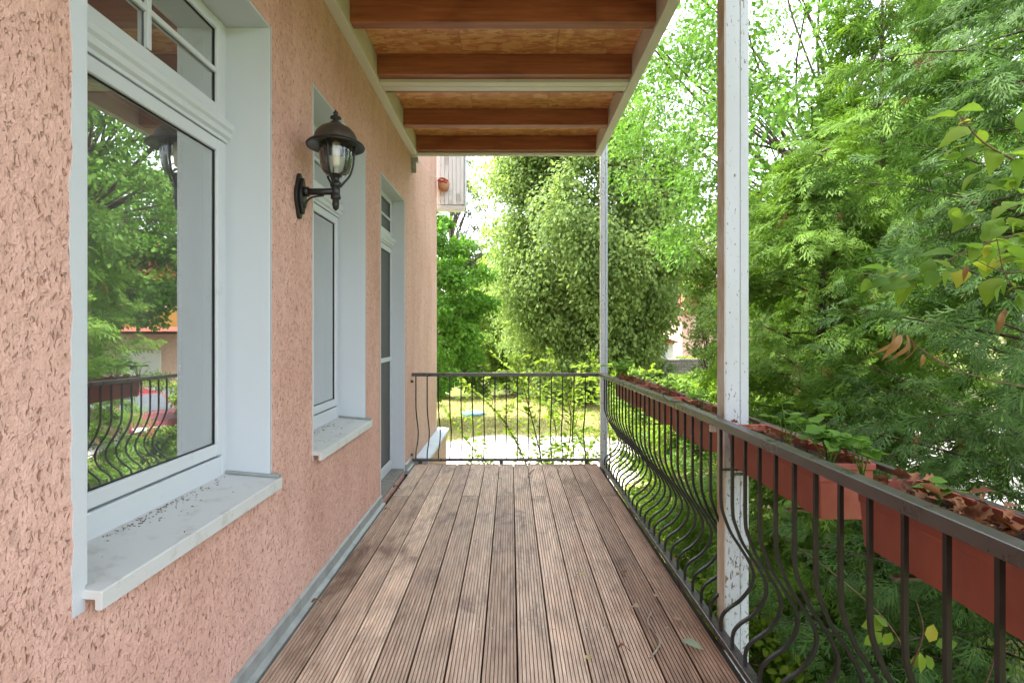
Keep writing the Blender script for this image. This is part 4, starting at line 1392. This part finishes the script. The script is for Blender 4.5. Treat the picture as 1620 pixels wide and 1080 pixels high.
# px, py (leaf base), direction in the picture (degrees, 0 = right, 90 = up), size in m, depth, facing
vl = [(1512, 182, 165, .13, 1.8), (1515, 180, 20, .11, 1.8), (1540, 205, -150, .12, 1.8), (1560, 232, 190, .13, 1.8), (1568, 235, -110, .14, 1.78), (1585, 240, 15, .12, 1.8),
      (1600, 250, -70, .13, 1.82), (1640, 270, 100, .13, 1.85), (1610, 205, 60, .12, 1.8), (1590, 300, 170, .13, 1.85), (1600, 320, 195, .12, 1.88), (1625, 330, 160, .14, 1.9), (1640, 380, 175, .13, 1.9),
      (1440, 445, 190, .13, 2.05), (1450, 440, 250, .13, 2.05), (1425, 450, 285, .11, 2.05), (1465, 430, 60, .10, 2.05), (1400, 430, 150, .12, 2.08), (1480, 425, 200, .12, 2.0),
      (1520, 400, 170, .13, 1.9), (1545, 395, 150, .12, 1.9), (1560, 385, 40, .12, 1.95), (1590, 390, -20, .14, 1.92), (1600, 410, 205, .13, 1.9), (1620, 420, 170, .14, 1.9), (1650, 400, 120, .14, 1.9),
      (1585, 445, 215, .12, 1.88), (1590, 455, 250, .10, 1.88), (1610, 460, -40, .12, 1.9), (1640, 480, 160, .12, 1.9), (1570, 370, 100, .10, 1.9), (1600, 360, 30, .13, 1.9), (1660, 330, 150, .15, 1.9), (1680, 450, 140, .14, 1.9)]
rv = random.Random(5)
P, A, N, S = [], [], [], []
for (ax_, ay_), (bx_, by_), Yd, k_ in [((1620, 250), (1480, 185), 1.8, 8), ((1640, 300), (1500, 250), 1.82, 8), ((1640, 350), (1490, 335), 1.95, 8), ((1640, 385), (1440, 445), 2.0, 16), ((1500, 430), (1370, 440), 2.05, 9), ((1640, 420), (1540, 385), 1.9, 8), ((1640, 480), (1580, 440), 1.9, 5)]:
    for q_ in range(k_):
        u_ = (q_ + rv.random()) / k_
        vl.append((ax_ + (bx_ - ax_) * u_ + rv.uniform(-8, 8), ay_ + (by_ - ay_) * u_ + rv.uniform(-8, 8), rv.choice((200, 170, 230, 140, 260, 330, 40)), rv.uniform(.06, .10), Yd))
for px, py, dg, sz, Yd in vl:
    a_ = R(dg + rv.uniform(-15, 15))
    P.append(P3(px + rv.uniform(-6, 6), py + rv.uniform(-6, 6), Yd + rv.uniform(-.06, .06)))
    A.append((math.cos(a_), rv.uniform(-.5, .5), math.sin(a_) - 0.12))
    N.append((rv.uniform(-.6, .3), rv.uniform(-0.75, 0.35), 0.9))
    S.append(sz * rv.uniform(.65, 0.95))
V, Fs = instance(BIG[0], BIG[1], np.array(P), np.array(A), np.array(N), np.array(S))
add_obj('leaves', np_mesh('leaves', V, Fs), mat_vine, vine, smooth=True)
P, A, N, S = [], [], [], []
for px, py, dg, sz, Yd in [(1432, 528, 260, .11, 1.8), (1425, 530, 240, .10, 1.8), (1412, 522, 250, .11, 1.8), (1440, 535, 275, .09, 1.8), (1585, 495, 265, .08, 1.88), (1592, 490, 250, .07, 1.88), (1530, 420, 260, .06, 1.9), (1460, 560, 270, .05, 1.8)]:
    a_ = R(dg)
    P.append(P3(px, py, Yd)); A.append((math.cos(a_), .1, math.sin(a_))); N.append((rv.uniform(-1, 1), -.6, .2)); S.append((sz * .38, sz, sz * 1.8))
V, Fs = instance(BIG[0], BIG[1], np.array(P), np.array(A, float), np.array(N, float), np.array(S))
add_obj('withered_leaves', np_mesh('withered_leaves', V, Fs), mat_deadleaf, vine, smooth=True)

# creeper leaves below the railing on the right
cr = empty('creeper', tuple(P3(1480, 1250, 1.75)), 'thin creeper with yellowish leaves below the nearest flower box', 'creeper')
cm = MB()
for pts in ([P3(1480, 1250, 1.75), P3(1440, 1060, 1.75), P3(1400, 980, 1.75), P3(1310, 900, 1.75), P3(1240, 850, 1.75)], [P3(1440, 1060, 1.75), P3(1460, 1000, 1.7), P3(1450, 950, 1.7)], [P3(1480, 1250, 1.7), P3(1560, 1080, 1.65), P3(1580, 1000, 1.6)]):
    p = catmull(pts, 6)
    cm.tube(p, [0.004 * (1 - 0.6 * i / (len(p) - 1)) for i in range(len(p))], 5)
cm.build('stem', mat_twig, cr, smooth=True)
P, A, N, S = [], [], [], []
for px, py, dg in [(1400, 985, 200), (1405, 990, 140), (1410, 1000, 250), (1395, 1000, 220), (1455, 1030, 260), (1460, 1035, 230), (1465, 1035, 290), (1480, 1020, 20), (1470, 1015, 60), ]:
    a_ = R(dg)
    P.append(P3(px, py, 1.74)); A.append((math.cos(a_), rv.uniform(-.4, .4), math.sin(a_))); N.append((rv.uniform(-.4, .4), -0.8, .6)); S.append(rv.uniform(.05, .085))
V, Fs = instance(LEAF[0], LEAF[1], np.array(P), np.array(A), np.array(N), np.array(S))
add_obj('leaves', np_mesh('leaves', V, Fs), mat_vine, cr, smooth=True)

# ------------------------------------------------------------------ contents of the flower boxes
for (y0, y1, _), n, lb in zip(boxes, (290, 90, 150, 160, 190), ('dry brown leaves heaped in the nearest flower box', 'few dry leaves in the flower box before the near post', 'dry leaves in the flower box behind the near post', 'dry leaves in the fourth flower box', 'dry leaves in the farthest flower box')):
    r = np.random.default_rng(int(y0 * 100))
    p = np.stack([r.uniform(0.985, 1.135, n), r.uniform(y0 + .02, y1 - .02, n), 0.946 + r.random(n) * 0.038], 1)
    ax = r.normal(size=(n, 3)) * np.array([1, 1, .45])
    nr = np.array([0, 0, 1]) + 0.6 * r.normal(size=(n, 3))
    s = 0.018 + 0.045 * r.random(n) ** 1.8
    V, Fs = instance(OAKL[0] * np.array([1.0, 1, 2.2]), OAKL[1], p, ax, nr, s)
    tag(add_obj('dry_leaves', np_mesh('dry_leaves', V, Fs), mat_dry), lb, 'dry leaves', kind='stuff')

def seedling(label, x, y, h, nl, seed, leaf=0.07):
    t = empty('seedling', (x, y, 0.935), label, 'seedling')
    r = np.random.default_rng(seed)
    m = MB()
    P, A, N, S = [], [], [], []
    for k in range(max(2, nl // 5)):
        a = r.uniform(0, 6.28)
        e = Vector((x + math.cos(a) * h * r.uniform(.1, .8), y + math.sin(a) * h * r.uniform(.2, .9), 0.935 + h * r.uniform(.55, 1.0)))
        p = catmull([(x, y, 0.93), ((x + e.x) / 2, (y + e.y) / 2, 0.935 + h * .6), e], 5)
        m.tube(p, [0.0028 * (1 - .6 * i / (len(p) - 1)) for i in range(len(p))], 5)
        for j in range(3):
            q = p[int((0.55 + 0.45 * j / 2) * (len(p) - 1))]
            b = r.uniform(0, 6.28)
            P.append(np.array(q)); A.append((math.cos(b), math.sin(b), r.uniform(-.25, .3))); N.append((r.normal() * .45, r.normal() * .45 - .2, 1)); S.append(leaf * r.uniform(.45, 1.0))
    m.build('stem', mat_seedling, t, smooth=True)
    V, Fs = instance(LEAF[0] * np.array([1.15, 1, 1]), LEAF[1], np.array(P), np.array(A, float), np.array(N, float), np.array(S))
    add_obj('leaves', np_mesh('leaves', V, Fs), mat_seedling, t)
seedling('largest leafy seedling growing from the flower box right of the near post', 1.05, 1.74, 0.15, 40, 1, 0.085)
seedling('upright seedling at the middle of the flower box right of the post', 1.06, 2.02, 0.17, 25, 2, 0.07)
seedling('seedling between the two nearest flower boxes', 1.08, 1.62, 0.12, 25, 3, 0.075)
seedling('small seedling at the far end of the nearest flower box', 1.10, 1.36, 0.07, 15, 4, 0.06)
seedling('small seedling at the outer edge of the nearest flower box', 1.13, 1.08, 0.07, 15, 5, 0.055)
seedling('pale seedling in the flower box behind the near post', 1.09, 3.0, 0.12, 20, 6, 0.07)
seedling('leafy seedling hanging over the rail at the balcony corner', 0.99, 4.95, 0.20, 40, 7, 0.085)
seedling('tall seedling at the far end of the farthest flower box', 1.06, 4.75, 0.22, 30, 8, 0.08)

seedling('short seedling halfway along the fourth flower box', 1.08, 3.65, 0.13, 20, 9, 0.06)
seedling('light seedling at the near end of the farthest flower box', 1.07, 4.30, 0.15, 25, 10, 0.07)
# ------------------------------------------------------------------ things lying on the deck
def fallen(label, px, py, size, mat, ang, tpl=BIG, cat='leaf', curl=1.0, narrow=1.0):
    Y = 1.38 * F_PX / (py - 525)
    x = (px - 808) * Y / F_PX
    V, Fs = instance(tpl[0] * np.array([narrow, 1, curl]), tpl[1], np.array([[0., 0, 0]]), np.array([[math.cos(ang), math.sin(ang), 0]]), np.array([[0., 0, 1]]), np.array([size * 1.35]))
    V[:, 2] -= V[:, 2].min() - 0.002
    o = add_obj('fallen_leaf', np_mesh('fallen_leaf', V, Fs), mat, smooth=True)
    o.location = (x, Y, 0)
    tag(o, label, cat, 'leaves fallen on the deck')
mat_sage = M_leaf('grey_green_fallen_leaf', (0.30, 0.36, 0.27), (0.33, 0.39, 0.30), 0.1, tcol=(1.1, 1.1, 1))
mat_straw = M_leaf('straw_yellow_fallen_leaf', (0.48, 0.40, 0.20), (0.52, 0.44, 0.24), 0.2, tcol=(1.1, 1.1, .8))
mat_tan = M_leaf('tan_fallen_leaf', (0.45, 0.33, 0.22), (0.52, 0.40, 0.29), 0.2, tcol=(1.1, 1.0, .8))
fallen('grey green leaf lying on the deck near the railing', 1078, 1020, 0.075, mat_sage, -0.5, curl=0.8, narrow=0.75)
fallen('small yellow leaf on the deck at the bottom of the picture', 932, 1052, 0.040, mat_straw, 1.7, curl=1.8, narrow=0.8)
fallen('yellow curled leaf in the middle of the deck', 925, 918, 0.045, mat_straw, 2.6, curl=2.2, narrow=0.8)
fallen('brown curled leaf beside the twig on the deck', 978, 1036, 0.045, mat_dry, 0.4, curl=2.2, narrow=0.5)
fallen('tan leaf scrap at the upper end of the twig', 1012, 968, 0.040, mat_tan, 2.9, curl=2.0)
fallen('tiny tan scrap nearest the railing', 1072, 988, 0.035, mat_tan, 1.1, curl=1.8)
fallen('tan scrap on the deck above the twig', 1034, 949, 0.032, mat_tan, 0.2, curl=1.8)
fallen('small orange scrap on the deck toward the railing', 990, 910, 0.034, mat_dry, 2.0, curl=1.5)
fallen('small red leaf beside the railing foot', 1060, 886, 0.040, mat_dry, -0.6, curl=1.5, narrow=.6)
fallen('dry red brown leaf against the zinc flashing', 493, 962, 0.045, mat_dry, 0.9, curl=2.0, narrow=.7)
fallen('small dry leaf by the flashing farther along', 608, 812, 0.045, mat_dry, 0.7, curl=2.0, narrow=.7)
fallen('tiny tan leaf in a gap between boards left of centre', 610, 909, 0.030, mat_tan, 1.2, curl=1.4, narrow=.6)
fallen('dry leaf on the door threshold edge', 622, 778, 0.06, mat_dry, 1.0, curl=2.0, narrow=.6)
def Pd(px, py, z=0.006):
    Y = (1.38 - z) * F_PX / (py - 525)
    return Vector(((px - 808) * Y / F_PX, Y, z))
tw = MB()
path = catmull([Pd(1030, 967, .012), Pd(1025, 985), Pd(1043, 1012, .010), Pd(1040, 1025), Pd(1029, 1040)], 6)
tw.tube(path, [0.0042 + 0.0012 * math.sin(i * 1.3) for i in range(len(path))], 6)
tag(tw.build('fallen_twig', M_rough('bleached_twig', (0.30, 0.25, 0.19), (0.46, 0.40, 0.31), 60, 0.4, 0.005), smooth=True), 'crooked grey brown twig lying on the deck', 'twig')
tw = MB()
path = catmull([Pd(845, 742, .01), Pd(838, 748, .012), Pd(836, 755)], 6)
tw.tube(path, 0.004, 5)
tag(tw.build('fallen_twig', mat_twig, smooth=True), 'short dark twig at the far end of the deck', 'twig')
# loose black wire curled over the top rail
wr = MB()
path = catmull([Vector((0.955, 3.30, 0.998)), Vector((0.925, 3.22, 1.004)), Vector((0.905, 3.05, 0.985)), Vector((0.93, 2.85, 1.003)), Vector((0.99, 2.72, 1.0))], 8)
wr.tube(path, 0.0026, 6)
tag(wr.build('wire', mat_gasket, smooth=True), 'thin black wire lying across the top rail before the near post', 'wire')

# ------------------------------------------------------------------ garden and neighbours
def wall_with_windows(parent, name, mat, x0, x1, y0, y1, z0, z1):
    return MB().box(x0, x1, y0, y1, z0, z1).build(name, mat, parent)
mat_pinkfar = M_simple('far_pink_render', (0.62, 0.40, 0.33), 0.9)
mat_greenfar = M_simple('far_green_render', (0.42, 0.52, 0.25), 0.9)
mat_whitefar = M_simple('far_white_render', (0.72, 0.71, 0.68), 0.9)
mat_orangefar = M_simple('orange_render', (0.62, 0.29, 0.075), 0.9)
mat_pane_far = M_simple('dark_far_pane', (0.05, 0.06, 0.07), 0.12, 0.6)

def win(parent, x, z, w, h, yf, frame=mat_whitefar):
    o = MB().box(x - w / 2 - .07, x + w / 2 + .07, yf - 0.06, yf - 0.002, z - .07, z + h + .07).build('window', frame, parent)
    MB().box(x - w / 2, x + w / 2, yf - 0.075, yf - 0.0605, z, z + h).build('pane', mat_pane_far, o)

hp = empty('neighbour_house', (18, 47, -1.4), 'pink neighbour house with red tiled roof right of the linden', 'house')
MB().box(14.6, 24, 45, 53, -2.2, 3.35).build('wall', mat_pinkfar, hp)
MB().prism([(13.5, 3.35), (25.1, 3.35), (25.1, 3.5), (19.3, 6.4), (13.5, 3.5)], 'y', 44.2, 54).build('roof', mat_rooftile, hp)
MB().box(13.5, 25.1, 44.1, 44.19, 3.22, 3.42).build('gutter', mat_clad, hp)
win(hp, 16.2, 1.3, 0.9, 1.3, 45); win(hp, 19.0, 1.3, 0.9, 1.3, 45); win(hp, 16.2, -1.3, 0.9, 1.3, 45)
hg = empty('neighbour_house', (17, 58, -1.4), 'green and white flat roofed house behind the pink house', 'house')
MB().box(14.0, 22, 56, 62, -2.2, 1.6).build('wall', mat_greenfar, hg)
MB().box(13.6, 22.4, 55.6, 62.4, 2.35, 2.9).build('roof', mat_whitefar, hg)
MB().box(14.0, 22, 56.03, 62, 1.6, 2.35).build('upper_wall', mat_whitefar, hg)
for x in (15.6, 17.0, 18.4): win(hg, x, 1.68, 1.1, 0.5, 56.03)
win(hg, 16.5, 0.0, 1.2, 0.9, 56); win(hg, 19.0, 0.0, 1.2, 0.9, 56)
gr = empty('garage', (10.6, 39.5, -0.9), 'small white garage with red roof and arched grey gate', 'garage')
MB().box(9.6, 11.7, 38, 42, -1.6, 0.58).build('wall', mat_whitefar, gr)
MB().prism([(9.3, 0.58), (12.0, 0.58), (12.0, 0.66), (10.65, 1.15), (9.3, 0.66)], 'y', 37.7, 42.3).build('roof', mat_rooftile, gr)
arch = [(10.2, -1.2), (11.15, -1.2), (11.15, 0.15)] + [(10.675 + 0.475 * math.cos(t), 0.15 + 0.22 * math.sin(t)) for t in [math.pi * k / 8 for k in range(1, 8)]] + [(10.2, 0.15)]
MB().prism(arch, 'y', 37.93, 37.99).build('gate', M_simple('grey_gate', (0.38, 0.43, 0.47), 0.6), gr)
for x in (10.43, 10.67, 10.91):
    MB().box(x - .015, x + .015, 37.9, 37.929, -1.2, 0.25).build('gate_bar', mat_whitefar, gr)
hl = empty('neighbour_house', (6.5, 52, -0.6), 'white house with red roof glimpsed through the linden crown', 'house')
MB().box(2.2, 10.5, 50, 57, -1.6, 2.9).build('wall', mat_whitefar, hl)
MB().prism([(1.4, 2.9), (11.3, 2.9), (11.3, 3.05), (6.35, 6.0), (1.4, 3.05)], 'y', 49.2, 58).build('roof', mat_rooftile, hl)
for x in (3.5, 5.5, 7.5, 9.3): win(hl, x, 0.6, 0.9, 1.2, 50)
ho = empty('neighbour_house', (30, 50, -1.6), 'orange house with small windows reflected in the near window', 'house')
MB().box(24, 38, 46, 56, -2.2, 6.5).build('wall', mat_orangefar, ho)
MB().prism([(23.2, 6.5), (38.8, 6.5), (38.8, 6.7), (31, 10.5), (23.2, 6.7)], 'y', 45.2, 57).build('roof', mat_rooftile, ho)
for x in (25.6, 28.0, 30.4, 32.8):
    for z in (0.2, 3.2): win(ho, x, z, 0.8, 1.1, 46)
og = empty('garage', (21, 36, GZ), 'low pink garage with red tiled edge before the orange house', 'garage')
MB().box(18.9, 24, 34, 38, -2.2, 1.25).build('wall', mat_pinkfar, og)
MB().prism([(33.6, 1.25), (38.4, 1.25), (38.4, 1.75), (33.6, 1.42)], 'x', 18.5, 24.4).build('roof', mat_rooftile, og)
MB().box(20.0, 22.6, 33.95, 33.998, -1.9, 0.2).build('gate', mat_clad, og)

mat_stonewall = M_bricklike('rubble_stone', (0.24, 0.22, 0.18), (0.36, 0.33, 0.28), (0.14, 0.13, 0.11), 2.2, 0.7, 0.34, 0.03)
sw = empty('stone_wall', (10.8, 30, -1.8), 'grey rubble stone garden wall right of the linden', 'wall')
MB().box(7.6, 15.5, 30, 30.45, -2.1, -0.28).build('masonry', mat_stonewall, sw)
for k in range(12):
    x = 7.55 + k * 0.668
    MB().box(x, x + 0.655, 29.95, 30.5, -0.28, -0.16 + 0.02 * math.sin(k * 2.3)).build('cap_stone', mat_stonewall, sw, 0.02)

tp = MB()
ol = blob(0, 0, 0.40, 0.55, 18, 0.2, 4)
tp.prism(ol, 'z', 0, 0.10)
to = tp.build('paddling_pool', M_simple('bright_blue_plastic', (0.20, 0.40, 0.58), 0.35), None, 0.03)
to.location = (-1.5, 20.8, float(ground_z(-1.5, 20.8)) + 0.03)
tag(to, 'small bright blue plastic pool on the lawn beyond the railing', 'pool')

# grey barbecue on legs behind the lawn
zg = float(ground_z(-2.3, 31))
bq = empty('barbecue', (-2.3, 31, zg), 'grey garden barbecue on thin legs behind the lawn', 'barbecue')
mat_bq = M_simple('grey_sheet_metal', (0.14, 0.15, 0.17), 0.5, 0.4, 0.3)
MB().prism([(-2.85, zg + 1.0), (-2.8, zg + 0.75), (-1.85, zg + 0.75), (-1.75, zg + 1.0)], 'y', 30.7, 31.3).build('tray', mat_bq, bq)
for x in (-2.75, -1.9):
    for y in (30.75, 31.25):
        MB().tube([(x, y, zg - .05), (x, y, zg + 0.76)], 0.025, 6).build('leg', mat_bq, bq)
MB().box(-2.83, -2.78, 30.7, 31.3, zg + 1.0, zg + 1.55).build('wind_shield', mat_bq, bq)

# red car on the driveway (seen reflected in the near window)
def car(x, y, rz, label):
    z = float(ground_z(x, y)) + 0.05
    root = empty('parked_car', (x, y, z), label, 'car')
    root.rotation_euler = (0, 0, rz)
    mat_paint = M_simple('red_car_paint', (0.17, 0.014, 0.020), 0.35, 0.4)
    def put(m, name, mat, bevel=0.0, parent=root, smooth=False):
        me = m.mesh(name)
        b2 = bmesh.new(); b2.from_mesh(me); bmesh.ops.recalc_face_normals(b2, faces=b2.faces); b2.to_mesh(me); b2.free()
        o = link(bpy.data.objects.new(name, me)); me.materials.append(mat); o.parent = parent
        if bevel:
            md = o.modifiers.new('bevel', 'BEVEL'); md.width = bevel; md.segments = 3; md.limit_method = 'ANGLE'; md.angle_limit = R(25)
        return o
    arch = lambda c: [(c + 0.36 * math.cos(t), 0.30 + 0.36 * math.sin(t)) for t in [math.pi * k / 8 for k in range(9)]]
    low = [(2.02, 0.25), (2.08, 0.45), (2.02, 0.66), (1.75, 0.78), (0.95, 0.90), (-1.75, 0.95), (-2.0, 0.88), (-2.05, 0.45), (-1.98, 0.25)] + [(-1.30 - 0.36, 0.25)] + arch(-1.30)[::-1] + [(-1.30 + 0.36, 0.25), (1.28 - 0.36, 0.25)] + arch(1.28)[::-1] + [(1.28 + 0.36, 0.25)]
    put(MB().prism([(p, q) for p, q in low], 'y', -0.84, 0.84), 'body', mat_paint, 0.04)
    cab = MB()
    b = [(1.0, 0.885), (0.25, 1.40), (-1.15, 1.44), (-1.85, 0.94)]
    for wd, sh in ((0.80, 0), ):
        pass
    s = len(cab.v)
    for sgn in (-1, 1):
        for (p, q) in b:
            cab.v.append((p, sgn * (0.80 if q < 1.2 else 0.62), q))
    cab.f += [(0, 1, 2, 3), (4, 5, 6, 7), (0, 1, 5, 4), (1, 2, 6, 5), (2, 3, 7, 6), (3, 0, 4, 7)]
    cabo = put(cab, 'cabin', mat_paint, 0.03)
    for sgn in (-1, 1):
        w = MB()
        def sp(p, q): return (p, sgn * (0.80 - (q - 0.9) / 0.52 * 0.18 + 0.008), q)
        for quad in ([(0.78, 0.97), (0.22, 1.35), (-0.38, 1.36), (-0.38, 0.97)], [(-0.46, 0.97), (-0.46, 1.36), (-1.12, 1.38), (-1.55, 1.0)]):
            i = len(w.v)
            w.v += [sp(*q) for q in quad]; w.f.append((i, i + 1, i + 2, i + 3))
        put(w, 'side_window', mat_pane_far)
    w = MB(); w.v = [(0.93, -0.70, 0.945), (0.93, 0.70, 0.945), (0.31, 0.57, 1.373), (0.31, -0.57, 1.373)]; w.f = [(0, 1, 2, 3)]
    put(w, 'windscreen', mat_pane_far)
    w = MB(); w.v = [(-1.80, -0.68, 1.0), (-1.80, 0.68, 1.0), (-1.25, 0.56, 1.40), (-1.25, -0.56, 1.40)]; w.f = [(0, 1, 2, 3)]
    put(w, 'rear_window', mat_pane_far)
    mat_tyre = M_simple('tyre_rubber', (0.02, 0.02, 0.02), 0.8)
    mat_rim = M_simple('alloy_rim', (0.55, 0.56, 0.57), 0.3, 0.5, 0.7)
    for cx in (-1.30, 1.28):
        for sgn in (-1, 1):
            wh = MB().tube([(cx, sgn * 0.66, 0.31), (cx, sgn * 0.845, 0.31)], 0.31, 22)
            wo = put(wh, 'wheel', mat_tyre, 0.03)
            rm = MB()
            rm.tube([(cx, sgn * 0.846, 0.31), (cx, sgn * 0.855, 0.31)], 0.06, 12)
            for k in range(5):
                a = 2 * math.pi * k / 5
                rm.tube([(cx, sgn * 0.852, 0.31), (cx + 0.20 * math.cos(a), sgn * 0.852, 0.31 + 0.20 * math.sin(a))], 0.026, 4)
            ring = [(cx + 0.205 * math.cos(2 * math.pi * k / 20), sgn * 0.850, 0.31 + 0.205 * math.sin(2 * math.pi * k / 20)) for k in range(21)]
            rm.tube(ring, 0.018, 6)
            put(rm, 'rim', mat_rim, parent=wo)
    for sgn in (-1, 1):
        put(MB().box(1.93, 2.075, sgn * 0.62 - 0.16, sgn * 0.62 + 0.16, 0.56, 0.68), 'headlight', M_simple('clear_lamp', (0.7, 0.72, 0.74), 0.1, 0.6), 0.03)
        put(MB().box(-2.06, -1.96, sgn * 0.66 - 0.12, sgn * 0.66 + 0.12, 0.62, 0.84), 'tail_light', M_simple('red_lamp', (0.35, 0.01, 0.01), 0.15, 0.6), 0.03)
    return root
car(8.6, 15.6, R(215), 'red parked car on the driveway, reflected in the near window')

# grass on the lawn
r = np.random.default_rng(301)
N_ = 60000
p = np.stack([r.uniform(-8, 7, N_), r.uniform(11.5, 26.5, N_), np.zeros(N_)], 1)
d1 = ((p[:, 0] - 0.6) / 3.5) ** 2 + ((p[:, 1] - 13.6) / 3.2) ** 2
d2 = ((p[:, 0] + 0.5) / 8.0) ** 2 + ((p[:, 1] - 19) / 8.0) ** 2
p = p[(d1 > 1.0) & (d2 < 1.05)]
p[:, 2] = ground_z(p[:, 0], p[:, 1]) + 0.025
n_ = len(p)
BL = (np.array([(-.09, 0, 0), (.09, 0, 0), (0, 1, .12)], float), [np.array([(0, 1, 2)])])
V, Fs = instance(BL[0], BL[1], p, np.array([0, 0, 1]) + 0.4 * r.normal(size=(n_, 3)), r.normal(size=(n_, 3)), r.uniform(0.05, 0.12, n_))
tag(add_obj('grass', np_mesh('grass', V, Fs), mat_grass), 'short dry grass of the lawn beyond the railing', 'grass', kind='stuff')
# weeds on the ground beside the balcony
N_ = 9000
p = np.stack([r.uniform(1.0, 6.5, N_), r.uniform(0.5, 13, N_), np.zeros(N_)], 1)
keep = np.sin(p[:, 0] * 2.1 + 1.3) * np.sin(p[:, 1] * 1.7) + r.normal(size=N_) * 0.4 > -0.1
p = p[keep]
p[:, 2] = ground_z(p[:, 0], p[:, 1]) + r.random(len(p)) ** 2 * 0.35
n_ = len(p)
V, Fs = instance(LEAF[0], LEAF[1], p, r.normal(size=(n_, 3)) * np.array([1, 1, .5]) + np.array([0, 0, .3]), np.array([0, 0, 1]) + .5 * r.normal(size=(n_, 3)), r.uniform(0.05, 0.12, n_))
tag(add_obj('weeds', np_mesh('weeds', V, Fs), mat_young), 'low leafy weeds on the ground beside the balcony', 'weeds', kind='stuff')
N_ = 5000
p = np.stack([r.uniform(0.9, 6.5, N_), r.uniform(0, 13, N_), np.zeros(N_)], 1)
p[:, 2] = ground_z(p[:, 0], p[:, 1]) + 0.012
V, Fs = instance(LEAF[0], LEAF[1], p, r.normal(size=(N_, 3)) * np.array([1, 1, .15]), np.array([0, 0, 1]) + .3 * r.normal(size=(N_, 3)), r.uniform(0.06, 0.12, N_))
tag(add_obj('leaf_litter', np_mesh('leaf_litter', V, Fs), mat_dry), 'brown fallen leaves on the ground under the thujas', 'leaf litter', kind='stuff')
